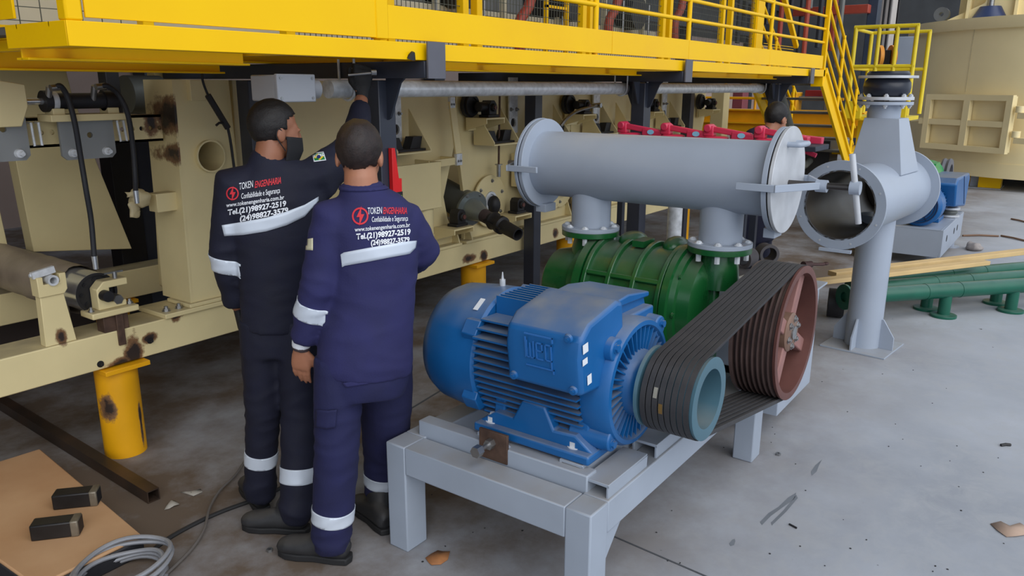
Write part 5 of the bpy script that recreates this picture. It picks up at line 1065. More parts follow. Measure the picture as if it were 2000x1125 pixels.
# ------------------------------------------------------------------ foreground floor things
PLY = mat('oily plywood sheet', (176, 132, 92), .7, 0, .16, 3, .05, 40, rgb2=(196, 156, 116))
c0, c1, c2, c3 = az(78, 876, .085), az(278, 1045, .085), az(70, 1145, .085), az(-190, 960, .085)
bd = thing('board_pallet', 'stained plywood board on dark rubber, at the lower picture corner', 'board', (1.0, 3.1, 0))
g = G()
def slab(m_, name, z0, z1, gr=0):
    ct = (c0+c1+c2+c3)/4; g = G(); pts = [V((p.x, p.y, 0))+(V((p.x, p.y, 0))-V((ct.x, ct.y, 0))).normalized()*gr for p in (c0, c1, c2, c3)]
    lo = [g.bm.verts.new(p+V((0, 0, z0))) for p in pts]; hi = [g.bm.verts.new(p+V((0, 0, z1))) for p in pts]; g.bridge(lo, hi); g.bm.faces.new(lo[::-1]); g.bm.faces.new(hi); return g.done(name, m_, bd, .006)
slab(RUB, 'rubber_base', 0, .07, .004); slab(PLY, 'plywood_sheet', .07, .085)
def black_block(px, py, ang, lb):
    c = az(px, py, .085); t = thing('steel_block', lb, 'steel block', c, 'black square steel blocks on the board'); d = V((cos(ang), sin(ang), 0)); n_ = V((-sin(ang), cos(ang), 0))
    g = G(); p0 = c-d*.085+V((0, 0, .033)); p1 = c+d*.085+V((0, 0, .033)); g.bar(p0, p1, .068, .066); g.done('bar', mat('oiled black steel', (42, 40, 40), .4, .4, .3, 8, .08, 30), t, .006)
    g = G(); g.bar(p1-d*.03, p1+d*.0012, .070, .068); g.done('bare_end', mat('bare metal patch', (120, 112, 98), .45, .5, .35, 16), t, .006)
    g = G(); g.bar(p1, p1+d*.002, .058, .056); g.done('end_face', BLKD, t)
black_block(152, 985, -.72, 'black square steel block farther back on the plywood board'); black_block(113, 1044, -.70, 'black square steel block nearer the viewer, with a bright worn end')
t0, t1 = az(18, 795, .03), az(300, 968, .03)
def sq_tube(t0, t1, w, m_, lb):
    d = (t1-t0).normalized(); n_ = V((-d.y, d.x, 0)); g = G(); L_ = (t1-t0).length
    M_ = Matrix((d, n_, V((0, 0, 1)))).transposed().to_4x4(); M_.translation = t0
    for a, b, c, e in ((-w, w, -w, -w+.005), (-w, w, w-.005, w), (-w, -w+.005, -w+.005, w-.005), (w-.005, w, -w+.005, w-.005)): g.box(0, L_, a, b, c, e, M_)
    return tag(g.done('square_tube', m_, None, 0), lb, 'tube')
sq_tube(t0-(t1-t0).normalized()*1.2, t1, .028, mat('oily dark tube', (48, 44, 42), .4, .4, .3, 6, rgb2=(84, 66, 54)), 'long dark square steel tube lying on the floor under the base beam')
# cables
CB = mat('dusty black cable', (40, 40, 42), .6)
def cable(px, r, lb, m_=CB, z=.0, name='floor_cable'): tag(G().sweep(smooth_path([az(x, y)+V((0, 0, r+z)) for x, y in px], 6), r, 8).done(name, m_, None), lb, 'cable')
cable([(285, 1090), (330, 1055), (390, 1022), (440, 1000), (500, 978), (560, 950), (640, 900)], .009, 'black cable running from the board to the boots of the reaching worker')
cable([(480, 905), (460, 935), (430, 965), (410, 1000), (400, 1040), (375, 1080), (330, 1125), (290, 1160)], .006, 'thin grey cable curving across the floor beside the black cable', mat('grey dusty cord', (104, 98, 94), .7), .012)
CO = mat('grey coiled hose', (142, 144, 150), .5, .1, .15, 10, dust=.2)
t = thing('hose_coil', 'coil of dusty grey hose at the lower picture edge', 'hose', az(225, 1140))
cc = az(228, 1150)
for k in range(5):
    g = G(); R_ = .17-.012*(k % 3); pts = [cc+V((R_*cos(a)*1.05+.01*k, R_*sin(a)*.85, .02+.02*k+.006*sin(3*a+k))) for a in [2*pi*i/40 for i in range(41)]]
    g.sweep(pts, .009, 8); g.done('hose_turn', CO, t)
LEAF = mat('brown torn paper', (166, 110, 66), .8, 0, .2, 20)
def scrap(px, py, pts, m_, lb, cat, name, lift=.012):
    c = az(px, py); g = G(); ct = g.bm.verts.new(c+V((0, 0, lift)))
    vs = [g.bm.verts.new(az(px+a, py+b)+V((0, 0, .003+lift*.8*abs(noise.noise(V((a*.1, b*.1, 1))))))) for a, b in pts]
    for i in range(len(vs)): g.bm.faces.new((ct, vs[i], vs[(i+1) % len(vs)]))
    o = g.done(name, m_, None, 0, 60); s_ = o.modifiers.new('thick', 'SOLIDIFY'); s_.thickness = .002; tag(o, lb, cat); return o
scrap(855, 1090, [(-24, 2), (-14, -6), (0, -14), (10, -12), (24, -10), (20, 4), (6, 14), (-12, 16), (-18, 10)], LEAF, 'brown torn scrap on the floor beside the near skid leg', 'scrap', 'paper_scrap')
CARD = mat('torn cardboard', (178, 152, 134), .8, 0, .1, 8)
scrap(1972, 1036, [(-38, -12), (-18, -16), (0, -8), (20, -14), (34, -4), (36, 10), (14, 14), (-6, 14), (-24, 2)], CARD, 'torn brown cardboard piece on the floor at the picture edge', 'cardboard', 'cardboard_scrap')
scrap(335, 985, [(-14, 12), (-8, 0), (6, -6), (16, 2), (6, 6), (-4, 10)], mat('grey film scrap', (158, 152, 142), .6), 'crumpled pale film scrap on the dirty floor left of the workers', 'scrap', 'film_scrap', .02)
scrap(372, 962, [(-20, 0), (2, 2), (20, -6), (24, 0), (6, 8), (-6, 4)], MATS['grey film scrap'], 'flat pale film strip on the floor left of the workers', 'scrap', 'film_scrap', .006)
for px, py, lb in ((1520, 889, 'small hex nut on the floor beside the rear skid leg'), (527, 1077, 'shiny nut on the floor below the boots')):
    g = G(); g.lathe(az(px, py), (0, 0, 1), [(0, .006), (0, .013), (.012, .013), (.012, .006), (0, .006)], 6); tag(g.done('hex_nut', STEEL, None), lb, 'nut')
g = G(); c = az(1964, 871); g.sweep([c+V((-.02, .02, .006)), c+V((0, 0, .009)), c+V((.015, -.02, .006))], .008, 6); tag(g.done('metal_chip', BLKD, None), 'dark curled chip alone on the bright floor', 'chip')
g = G(); g.bar(az(1541, 1025)+V((0, 0, .004)), az(1556, 1033)+V((0, 0, .004)), .006, .006); tag(g.done('metal_chip', BLKD, None), 'thin dark sliver on the floor in front of the skid', 'chip')
STN = mat('dark floor stain', (112, 116, 122), .7)
g = G()
for pts in ([(1484, 1020), (1500, 1003), (1520, 990), (1540, 972), (1556, 962), (1552, 974), (1530, 990), (1505, 1008), (1488, 1026)], [(1505, 1020), (1530, 997), (1556, 966), (1558, 972), (1535, 1000), (1508, 1026)], [(1425, 1062), (1431, 1055), (1436, 1052), (1437, 1058), (1434, 1064), (1428, 1067)], [(1584, 920), (1592, 908), (1606, 898), (1600, 908), (1594, 922), (1586, 930)]):
    vs = [g.bm.verts.new(az(x+random.uniform(-1, 1), y+random.uniform(-1, 1))+V((0, 0, .0008))) for x, y in pts]; g.bm.faces.new(vs)
bmesh.ops.triangulate(g.bm, faces=g.bm.faces)
tag(g.done('floor_stain', STN, None), 'dark scuff streaks on the concrete in front of the skid', 'stain', kind='stuff')
cr = random.Random(3)
g = G()
for k in range(70):
    c = az(cr.uniform(820, 1990), cr.uniform(720, 1120)); g.ell(c+V((0, 0, .001)), (cr.uniform(.002, .006), cr.uniform(.002, .005), .002), 6, 4)
o = g.done('grit', BLKD, None); tag(o, 'dark grit specks scattered over the concrete floor', 'grit', kind='stuff')
# red spirit level standing on the black column
lx = XC[0]
t = thing('spirit_level', 'red spirit level standing against the black column beside the second worker', 'spirit level', (lx, 2.53, 1.25))
q = ay(757, 290, 2.53)
g = G(); z1_ = q.z; M_ = None
g.prism([(-.028, 0), (.026, 0), (.026, .02), (.03, .26), (.012, .26), (-.008, .26+.14 if False else .40), (-.028, .40)], (lx+.02, 2.545, z1_-.40), (1, 0, 0), (0, 0, 1), .024)
g.done('body', mat('level red', (214, 32, 34), .35, 0, .03), t, .002)
g = G(); g.box(lx-.004, lx+.05, 2.518, 2.5215, z1_-.28, z1_-.20); g.box(lx-.004, lx+.05, 2.518, 2.5215, z1_-.40, z1_-.285); g.done('black_frame', BLKD, t, .001)
G().cyl((lx+.034, 2.519, z1_-.262), (lx+.034, 2.519, z1_-.216), .008).done('vial', mat('lime vial', (170, 225, 60), .2, 0, .02), t)
G().box(lx+.004, lx+.018, 2.5165, 2.5185, z1_-.262, z1_-.216).done('vial_scale', WHITE, t)
# ------------------------------------------------------------------ people
SKIN = mat('brown skin', (150, 98, 72), .5, 0, .08, 14)
SKIN2 = mat('tan skin', (172, 116, 88), .5, 0, .08, 14)
NAVY = mat('dark navy drill', (14, 16, 38), .8, 0, .15, 12, .15, 160)
NAVYB = mat('washed navy drill', (38, 38, 84), .85, 0, .16, 7, .15, 160)
NAVYT = mat('washed navy trousers', (27, 29, 70), .85, 0, .16, 7, .15, 160)
HAIR = mat('black hair', (24, 19, 18), .6, 0, .35, 60, .25, 150)
HAIRB = mat('dark brown hair', (38, 27, 24), .6, 0, .35, 60, .25, 150)
BOOT = mat('scuffed black boot', (42, 42, 44), .6, 0, .25, 16, .1, 50, dust=.5, dustc=(100, 96, 92))
SOLE = mat('boot sole', (30, 30, 32), .7)
GLOVE = mat('black glove', (20, 20, 23), .65, 0, .15, 30, .2, 90)
TAPE = mat('reflective tape', (208, 216, 228), .45, .1, .05, 10)
EYEW = mat('eye white', (210, 205, 200), .3); EYED = mat('eye iris', (40, 26, 20), .2)
PRW = mat('white print', (232, 234, 240), .6, 0, .02); PRR = mat('red print', (205, 34, 48), .6, 0, .05)
def remesh(g, vox, smooth=3, wr=None):
    me = g.mesh('tmp'); ob = bpy.data.objects.new('tmp', me); COL.objects.link(ob)
    m = ob.modifiers.new('r', 'REMESH'); m.mode = 'VOXEL'; m.voxel_size = vox
    s = ob.modifiers.new('s', 'SMOOTH'); s.factor = .5; s.iterations = smooth
    dg = bpy.context.evaluated_depsgraph_get(); dg.update()
    out = bpy.data.meshes.new_from_object(ob.evaluated_get(dg)); bpy.data.objects.remove(ob); bpy.data.meshes.remove(me)
    if wr:
        nn = [v.normal.copy() for v in out.vertices]
        for v, n in zip(out.vertices, nn): v.co += n*wr(v.co)
    out.materials.clear(); return out
def folds(amp, spots, base=.003):
    """cloth folds: fine everywhere, deep crumples round the listed (point, radius, strength) places"""
    def f(p):
        q = V((p.x*7, p.y*7, p.z*16)); r = (1-abs(noise.noise(q)))-.6; big = noise.noise(V((p.x*4, p.y*4, p.z*3+7)))
        k = base+sum(a*math.exp(-((p-c).length/rad)**2) for c, rad, a in spots)
        return r*k*amp+big*.006*amp
    return f
def bvh_of(*meshes):
    vs, fs = [], []
    for me in meshes: o = len(vs); vs += [v.co.copy() for v in me.vertices]; fs += [[i+o for i in p.vertices] for p in me.polygons]
    return BVHTree.FromPolygons(vs, fs)
def hit(bvh, x, y, off=.003):
    d = ray(x, y); h = bvh.ray_cast(EYE, d)
    return None if h[0] is None else h[0]-d*off
def drape(bvh, top, bot, nu, nv, name, m, parent, off=.003, thick=.0015):
    """a strip of cloth sewn onto the garment between two edge lines"""
    def at(pl, t):
        t *= len(pl)-1; i = min(int(t), len(pl)-2); f = t-i; return (pl[i][0]*(1-f)+pl[i+1][0]*f, pl[i][1]*(1-f)+pl[i+1][1]*f)
    g = G(); rows = []
    for j in range(nv+1):
        r = []
        for i in range(nu+1):
            a, b = at(top, i/nu), at(bot, i/nu); f = j/nv; p = hit(bvh, a[0]*(1-f)+b[0]*f, a[1]*(1-f)+b[1]*f, off); r.append(g.bm.verts.new(p) if p is not None else None)
        rows.append(r)
    for a, b in zip(rows, rows[1:]):
        for i in range(nu):
            q = (a[i], a[i+1], b[i+1], b[i])
            if all(q) and max((q[k].co-q[k-1].co).length for k in range(4)) < .06: g.bm.faces.new(q)
    for v in [v for v in g.bm.verts if not v.link_faces]: g.bm.verts.remove(v)
    o = g.done(name, m, parent, 0, 180)
    if thick: s = o.modifiers.new('t', 'SOLIDIFY'); s.thickness = thick; s.offset = 0
    return o
def printed(bvh, body, st, en, h, name, m, parent, shear=0, bold=0):
    g = G(); wd = text_bm(g, body, 1, (0, 0, 0), (1, 0, 0), (0, 1, 0), 0, shear, bold)
    sx, sy = (en[0]-st[0])/wd, (en[1]-st[1])/wd; bad = []
    for v in g.bm.verts:
        p = hit(bvh, st[0]+v.co.x*sx, st[1]+v.co.x*sy-v.co.y*h/.72, .0035)
        if p is None: bad.append(v)
        else: v.co = p
    bmesh.ops.delete(g.bm, geom=bad, context='VERTS'); bmesh.ops.triangulate(g.bm, faces=g.bm.faces)
    return g.done(name, m, parent, 0, 180)
def poly_print(bvh, pts, name, m, parent, off=.0035):
    g = G(); vs = [hit(bvh, x, y, off) for x, y in pts]
    if all(v is not None for v in vs): g.bm.faces.new([g.bm.verts.new(v) for v in vs])
    bmesh.ops.triangulate(g.bm, faces=g.bm.faces)
    return g.done(name, m, parent, 0, 180)
def logo(bvh, cx, cy, r, parent):
    g = G(); n = 28
    def vv(x, y): return g.bm.verts.new(hit(bvh, x, y, .0035))
    o = [vv(cx+r*cos(a)*.95, cy+r*sin(a)) for a in [2*pi*i/n for i in range(n)]]; q = [vv(cx+r*.8*cos(a)*.95, cy+r*.8*sin(a)) for a in [2*pi*i/n for i in range(n)]]
    g.bridge(o, q)
    b = [(.15, -1.15), (-.45, .12), (-.08, .12), (-.12, 1.12), (.5, -.22), (.10, -.22)]
    f = [vv(cx+x*r*.95, cy+y*r) for x, y in b]; g.bm.faces.new(f[:3]+f[5:]); g.bm.faces.new([f[2], f[3], f[4], f[5]])
    return g.done('flash_logo', PRR, parent, 0, 180)
def band(me, c, axis, hw, rad, parent, m=None, push=.003, name='reflective_band'):
    bm = bmesh.new(); bm.from_mesh(me); ax_ = V(axis).normalized(); c = V(c)
    for s_ in (1, -1): bmesh.ops.bisect_plane(bm, geom=bm.verts[:]+bm.edges[:]+bm.faces[:], plane_co=c+ax_*hw*s_, plane_no=ax_*s_, clear_outer=True)
    bad = [v for v in bm.verts if ((v.co-c)-ax_*(v.co-c).dot(ax_)).length > rad]; bmesh.ops.delete(bm, geom=bad, context='VERTS')
    bm.normal_update(); nn = {v: v.normal.copy() for v in bm.verts}
    for v in bm.verts: v.co += nn[v]*push
    o = bpy.data.meshes.new(name); bm.to_mesh(o); bm.free(); o.materials.clear(); o = put(name, o, m or TAPE, parent, 0, 180)
    s = o.modifiers.new('t', 'SOLIDIFY'); s.thickness = .002; s.offset = -1; return o
def fr(F, tilt=(0, 0, 1)):
    F = V(F).normalized(); U = V(tilt); U = (U-F*U.dot(F)).normalized(); R = F.cross(U); return Matrix((R, F, U)).transposed()
def head(g, c, F, tilt=(0, 0, 1), k=1.0):
    M_ = fr(F, tilt); L_ = lambda r, f, u: c+M_ @ V((r*k, f*k, u*k)); MM = M_.to_4x4()
    E = lambda p, r: g.ell(L_(*p), [q*k for q in r], 18, 12, MM)
    E((0, -.008, .03), (.076, .096, .092)); E((0, .035, -.02), (.066, .064, .085)); E((0, .05, -.075), (.045, .045, .038)); E((0, .062, .015), (.055, .03, .035))
    E((0, .100, -.022), (.011, .016, .022)); E((0, .106, -.036), (.016, .014, .011)); E((0, .092, -.066), (.022, .012, .007)); E((0, .09, -.078), (.019, .011, .007))
    for s_ in (-1, 1):
        E((s_*.076, -.005, -.012), (.009, .020, .032)); E((s_*.030, .086, .006), (.020, .012, .006)); E((s_*.036, .072, -.035), (.024, .02, .022))
    return L_, MM
def eyes(L_, MM, k, parent):
    for s_ in (-1, 1):
        e = G().ell(L_(s_*.030, .079, -.008), (.013*k, .009*k, .007*k), 12, 8, MM).done('eye', EYEW, parent); G().ell(L_(s_*.030, .0865, -.008), (.005*k, .003*k, .005*k), 10, 6, MM).done('iris', EYED, e)
    G().ell(L_(0, .1015, -.072), (.018*k, .004*k, .002*k), 12, 6, MM).done('mouth', mat('lips', (110, 60, 52), .5), parent)
def hair(c, F, tilt, parent, m, k=1.0, back=-.075, seed=0):
    M_ = fr(F, tilt); g = G(); n, mm = 44, 30; rs = []
    g.ell((0, 0, 0), (.0815, .1015, .098), n, mm)
    kill = []
    for v in g.bm.verts:
        r, f, u = v.co; line = back if f < -.035 else (-.045 if f < .012 else (.0 if f < .04 else .045+(f-.04)*.5))
        if f < -.035: line = back
        if u+.03 < line+.006*noise.noise(V((r*60, f*60, seed))): kill.append(v)
    bmesh.ops.delete(g.bm, geom=kill, context='VERTS')
    for v in g.bm.verts:
        d = v.co.normalized(); v.co += d*(.0025*noise.noise(v.co*45+V((seed, 0, 0)))+.002*noise.noise(v.co*160)); v.co = c+M_ @ (V((v.co.x, v.co.y-.008, v.co.z+.03))*k)
    o = g.done('hair', m, parent, 0, 180); s_ = o.modifiers.new('t', 'SOLIDIFY'); s_.thickness = .012; s_.offset = 1 if False else -1; return o
def hand(g, w, d, nrm, side, curl=.35, k=1.0, rad=.0085):
    """palm, four unequal curled fingers and a thumb; d points down the hand, nrm out of the back of it, side towards the thumb"""
    w = V(w); d = V(d).normalized(); nrm = V(nrm); nrm = (nrm-d*nrm.dot(d)).normalized(); sd = d.cross(nrm).normalized(); sd = sd if sd.dot(V(side)) > 0 else -sd
    g.loft([(w-d*.03*k, .026*k, .021*k), (w, .027*k, .019*k), (w+d*.04*k, .038*k, .0165*k), (w+d*.075*k, .041*k, .0145*k), (w+d*.092*k, .038*k, .011*k)], 16, nrm)
    for i, (off, ln, cu) in enumerate(((.030, .072, .9), (.0105, .082, 1.0), (-.0095, .077, 1.1), (-.029, .060, 1.25))):
        p = w+d*(.082*k)+sd*off*k; pts = [p-d*.02*k, p]; dd = d.copy(); R_ = [rad*1.1*k, rad*1.08*k]
        for s_, (fl, an) in enumerate(((.42, .7), (.32, 1.0), (.26, .7))):
            dd = (Matrix.Rotation(curl*an*cu, 3, sd.cross(V((0,0,0))) if False else sd) @ dd); dd2 = dd if dd.dot(nrm) <= .02 else (dd-2*nrm*dd.dot(nrm)); p = p+dd2*ln*fl*k; pts.append(p); R_.append(rad*k*(1-.09*(s_+1)))
        g.sweep(pts, 0, 10, True, R_); g.ell(pts[-1], R_[-1]*1.02, 10, 8)
    p = w+d*.022*k+sd*.026*k; dd = (d*.75+sd*.62-nrm*.28).normalized(); d3 = (d*.95+sd*.12-nrm*.35).normalized()
    q = [p-dd*.012*k, p+dd*.03*k, p+dd*.03*k+d3*.032*k, p+dd*.03*k+d3*.058*k]; g.sweep(q, 0, 10, True, [.013*k, .0115*k, .0098*k, .0085*k]); g.ell(q[-1], .0086*k, 10, 8)
def boot(heel, toe, ank, parent, k=1.0):
    heel, toe, ank = V(heel), V(toe), V(ank); heel.z = toe.z = .002; d = (toe-heel).normalized(); toe = heel+d*.285*k; s_ = V((-d.y, d.x, 0)); g = G()
    def sec(t, z, w_, h_): return (heel+d*(.285*k*t)+V((0, 0, z)), w_*k, h_*k)
    g.loft([sec(.0, .05, .026, .03), sec(.06, .055, .036, .042), sec(.25, .062, .039, .052), sec(.45, .058, .042, .046), sec(.65, .048, .049, .036), sec(.85, .042, .048, .032), sec(.96, .036, .036, .024), sec(1.0, .034, .02, .014)], 20, (0, 0, 1))
    g.loft([(heel+d*.075*k+V((0, 0, .05)), .036*k, .05*k), (heel.lerp(V((ank.x, ank.y, 0)), .4)+d*.06*k+V((0, 0, .11)), .042*k, .055*k), (V((ank.x, ank.y, max(ank.z, .15))), .044*k, .055*k)], 18, tuple(d))
    me = remesh(g, .008, 3); b = put('boot', me, BOOT, parent, 0, 60)
    g = G(); pts = []
    out = [(-.01, .0), (.0, .030), (.05, .037), (.13, .036), (.19, .047), (.24, .046), (.275, .03), (.292, 0)]
    ol = [(a, w_) for a, w_ in out]+[(a, -w_) for a, w_ in out[-2:0:-1]]
    g.prism([(a*k, w_*k) for a, w_ in ol], heel, tuple(d), tuple(s_), .026*k); g.done('sole', SOLE, b, .005)
    return b
def limb(g, pts, rs, f=(0, 1, 0), n=18): g.loft([(p, r if not hasattr(r, '__len__') else r[0], r if not hasattr(r, '__len__') else r[1]) for p, r in zip(pts, rs)], n, f)

# ---------- the worker who reaches up
BA = (1.76, 2.60); nA = V((BA[0], BA[1], 0)).normalized(); rA = V((nA.y, -nA.x, 0))
J = lambda x, y, d=0.0: av(x, y, BA, d)
wa = thing('person', 'worker in dark navy overalls and black face mask reaching up with a gloved hand', 'person', (BA[0]+.08, BA[1]-.05, 0), None)
hip, hemc = J(546, 610), J(546, 640)
tor = [(J(546, 642), .150, .110), (J(546, 600), .146, .108), (J(544, 540), .148, .110), (J(542, 480), .162, .118), (J(540, 430), .180, .122), (J(537, 385), .196, .118), (J(533, 355), .185, .10), (J(526, 332), .125, .082), (J(520, 318), .075, .066)]
lsh, lel, lwr = J(459, 362, .0), J(441, 500, .03), J(463, 592, .10)
rsh, rel, rwr = J(618, 352, .03), J(695, 283, .18), J(706, 192, .32)
fA = tuple(nA)
g = G(); g.loft(tor, 28, fA)
limb(g, [J(500, 350, 0), lsh, lsh.lerp(lel, .35), lel, lel.lerp(lwr, .5), lwr], [.06, .078, .070, .063, .056, .046], fA)
limb(g, [J(560, 365, 0), rsh, rsh.lerp(rel, .4), rel, rel.lerp(rwr, .35), rel.lerp(rwr, .78), rel.lerp(rwr, .86)], [.08, .092, .080, .066, .056, .044, .04], fA)
g.loft([(J(520, 330), .07, .065), (J(524, 312), .066, .06), (J(527, 303), .062, .058)], 20, fA)
jk = remesh(g, .010, 4, folds(1.5, [(lel, .10, .010), (rel, .12, .012), (rsh, .12, .010), (J(560, 420), .12, .006), (lwr, .08, .010), (hemc, .15, .004)]))
jkA = put('jacket', jk.copy(), NAVY, wa, 0, 180); bvA = bvh_of(jk)
hl, kl, al = J(512, 640, 0), J(514, 790, .03), az(511, 995)+V((0, 0, .10))
hr, kr, ar = J(580, 640, -.03), J(584, 800, -.05), az(582, 1036)+V((0, 0, .10))
g = G(); g.loft([(J(546, 622), .140, .100), (J(546, 660), .148, .106), (J(546, 690), .14, .10)], 24, fA)
limb(g, [hl+V((0, 0, .04)), hl.lerp(kl, .3), kl, kl.lerp(al, .4), kl.lerp(al, .8), al, al-V((0, 0, .05))], [.085, .084, .074, .069, .065, .066, .055], fA)
limb(g, [hr+V((0, 0, .04)), hr.lerp(kr, .3), kr, kr.lerp(ar, .4), kr.lerp(ar, .8), ar, ar-V((0, 0, .05))], [.085, .084, .072, .070, .068, .070, .058], fA)
tr = remesh(g, .010, 4, folds(1.4, [(kl, .12, .008), (kr, .12, .008), (al, .10, .016), (ar, .10, .016)]))
trA = put('trousers', tr.copy(), NAVY, wa, 0, 180); bvAt = bvh_of(tr)
boot(az(516, 1003), az(498, 975), al+V((0, 0, .06)), wa); boot(az(602, 1040), az(530, 1034), ar+V((0, 0, .06)), wa)
# body under the clothes: one continuous figure
hcA = J(536, 256, .02); FA = (rA*.94+nA*.34+V((0, 0, -.04))); tiA = (0.02, 0, 1)
g = G(); LA, MA = head(g, hcA, FA, tiA, .95)
g.loft([(J(520, 345), .075, .06), (J(522, 322), .062, .06), (J(527, 300), .056, .056), (J(530, 280, .01), .055, .058)], 20, fA)
g.loft([(p, a*.78, b*.74) for p, a, b in tor[:-2]], 24, fA)
limb(g, [lsh, lel, lwr, lwr+(lwr-lel)*.1], [.052, .044, .03, .026], fA); limb(g, [rsh, rel, rwr], [.06, .046, .028], fA)
limb(g, [hl+V((0, 0, .05)), kl, al, al-V((0, 0, .06))], [.07, .055, .04, .035], fA); limb(g, [hr+V((0, 0, .05)), kr, ar, ar-V((0, 0, .06))], [.07, .055, .04, .035], fA)
hd = (rwr-rel).normalized(); up_ = V((0, 0, 1))
hdir = (up_*.9+rA*.1+nA*.2).normalized()
hand(g, rwr+hd*.02, hdir, -nA, -rA, .75, .9, .0072); hand(g, lwr+(lwr-lel).normalized()*.03, (lwr-lel).normalized()*.7-up_*.5, -rA, nA, .5, .9, .0072)
put('body', remesh(g, .0062, 2), SKIN, wa, 0, 180)
hair(hcA, FA, tiA, wa, HAIR, .95, -.088, 3); eyes(LA, MA, .95, wa)
for w_, d_, n_, s_ in ((rwr+hd*.025, hdir, -nA, -rA), (lwr+(lwr-lel).normalized()*.03, (lwr-lel).normalized()*.7-up_*.5, -rA, nA)):
    g = G(); hand(g, w_, d_, n_, s_, .75 if w_.z > 1.5 else .5, 1.08, .0115); put('glove', remesh(g, .006, 2), GLOVE, wa, 0, 180)
# cloth mask: a shell over nose, mouth and chin with an ear loop
g = G(); rows = []
for j in range(9):
    u = -.016-.104*j/8; r = []
    for i in range(17):
        a = radians(-78+156*i/16); rr_ = .084-.010*max(0, j-4)/4; ff = .123+.004*sin(j/8*pi)-.022*max(0, (j-4)/4)
        r.append(g.bm.verts.new(LA(rr_*sin(a), -.01+ff*cos(a)*1.0+.0*abs(a), u-.01*cos(a))))
    rows.append(r)
for a, b in zip(rows, rows[1:]):
    for i in range(16): g.bm.faces.new((a[i], a[i+1], b[i+1], b[i]))
mk = g.done('face_mask', mat('black mask cloth', (22, 22, 26), .8, 0, .1, 30), wa, 0, 180); s_ = mk.modifiers.new('t', 'SOLIDIFY'); s_.thickness = .003
for sg in (-1, 1): G().sweep(smooth_path([LA(sg*.074, .018, -.03), LA(sg*.080, .003, -.005), LA(sg*.082, -.018, .012), LA(sg*.080, -.026, -.02), LA(sg*.074, .012, -.075)]), .0022, 6).done('ear_loop', MATS['black mask cloth'], mk)
# prints and tapes of the reaching worker
logo(bvA, 454, 378, 13, jkA)
for bd_, st, en, h, m_, sh, bo in (('TOKEN', (467, 371), (494, 365.5), 14, PRW, 0, .0), ('ENGENHARIA', (497, 367), (549, 358), 13, PRR, .25, .02), ('Confiabilidade e Segurança', (471, 388.5), (547, 376.5), 11, PRW, 0, .004), ('www.tokenengenharia.com.br', (442, 405), (555, 389), 8.5, PRW, 0, .012), ('Tel.(21)98927-2519', (445, 420), (559, 402), 10.5, PRW, 0, .035), ('(24)98827-3579', (468, 432.5), (563, 415), 10.5, PRW, 0, .035)):
    printed(bvA, bd_, st, en, h, 'back_print', m_, jkA, sh, bo)
drape(bvA, [(433, 440), (470, 434), (520, 425), (560, 413), (595, 400), (622, 384)], [(438, 461), (475, 459), (520, 452), (560, 440), (595, 423), (622, 392)], 30, 4, 'reflective_band', TAPE, jkA)
band(jk, lel+V((0, 0, -.03)), (lel-lsh).normalized(), .030, .10, jkA)
band(tr, kl.lerp(al, .60), (al-kl).normalized(), .030, .11, trA); band(tr, kr.lerp(ar, .64), (ar-kr).normalized(), .032, .11, trA)
FG = mat('flag green', (20, 120, 60), .6); FY = mat('flag yellow', (235, 200, 40), .6); FB = mat('flag blue', (30, 44, 110), .6)
fl = drape(bvA, [(609, 299), (632, 296)], [(613, 316), (637, 313)], 6, 4, 'flag_patch', PRW, jkA, .004)
fl2 = drape(bvA, [(611, 301), (631, 298)], [(614.5, 314), (635, 311.5)], 6, 4, 'flag_field', FG, fl, .0056, 0)
poly_print(bvA, [(613, 308), (621, 300), (632.5, 305), (625, 312.5)], 'flag_diamond', FY, fl, .0068); poly_print(bvA, [(622.5+4*cos(k*pi/6), 306+3.4*sin(k*pi/6)) for k in range(12)], 'flag_disc', FB, fl, .0078)
tool = thing('steel_bracket', 'thin steel hook bar held up by the gloved hand at the pipe', 'bar', rwr+V((0, 0, .08)))
q = J(680, 147, .30); g = G(); g.sweep([q, J(735, 142, .30)], .005, 8); g.sweep([J(735, 142, .30), J(725, 142, .30)], .012, 8); g.done('bar', STEEL, tool)

# ---------- the second worker, seen from behind
BB = (1.73, 2.14); nB = V((BB[0], BB[1], 0)).normalized(); rB = V((nB.y, -nB.x, 0)); fB = tuple(nB)
J = lambda x, y, d=0.0: av(x, y, BB, d)
wb = thing('person', 'worker seen from behind in washed navy overalls, hand hanging beside the thigh', 'person', (BB[0]+.12, BB[1]-.05, 0), None)
tor = [(J(713, 728), .168, .125), (J(714, 700), .176, .13), (J(718, 650), .166, .128), (J(728, 590), .150, .120), (J(732, 520), .150, .120), (J(731, 465), .158, .122), (J(722, 425), .162, .112), (J(714, 398), .130, .092), (J(708, 378), .082, .074)]
lsh, lel, lwr = J(652, 428, .0), J(624, 556, .0), J(594, 662, .06)
rsh, rel, rwr = J(790, 432, .02), J(822, 488, .08), J(800, 520, .30)
g = G(); g.loft(tor, 28, fB)
limb(g, [J(690, 412, .01), lsh, lsh.lerp(lel, .4), lel, lel.lerp(lwr, .5), lel.lerp(lwr, .88), lwr], [.06, .078, .070, .066, .062, .055, .047], fB)
limb(g, [J(750, 412, .02), rsh, rsh.lerp(rel, .5), rel, rel.lerp(rwr, .35), rwr], [.06, .078, .072, .068, .060, .046], fB)
g.loft([(J(708, 384), .078, .072), (J(707, 368), .072, .066), (J(706, 358), .069, .064)], 22, fB)
jk = remesh(g, .010, 4, folds(1.5, [(lel, .12, .009), (rel, .10, .010), (lwr, .07, .014), (J(770, 560), .12, .006), (lsh, .08, .006), (J(713, 700), .15, .004)]))
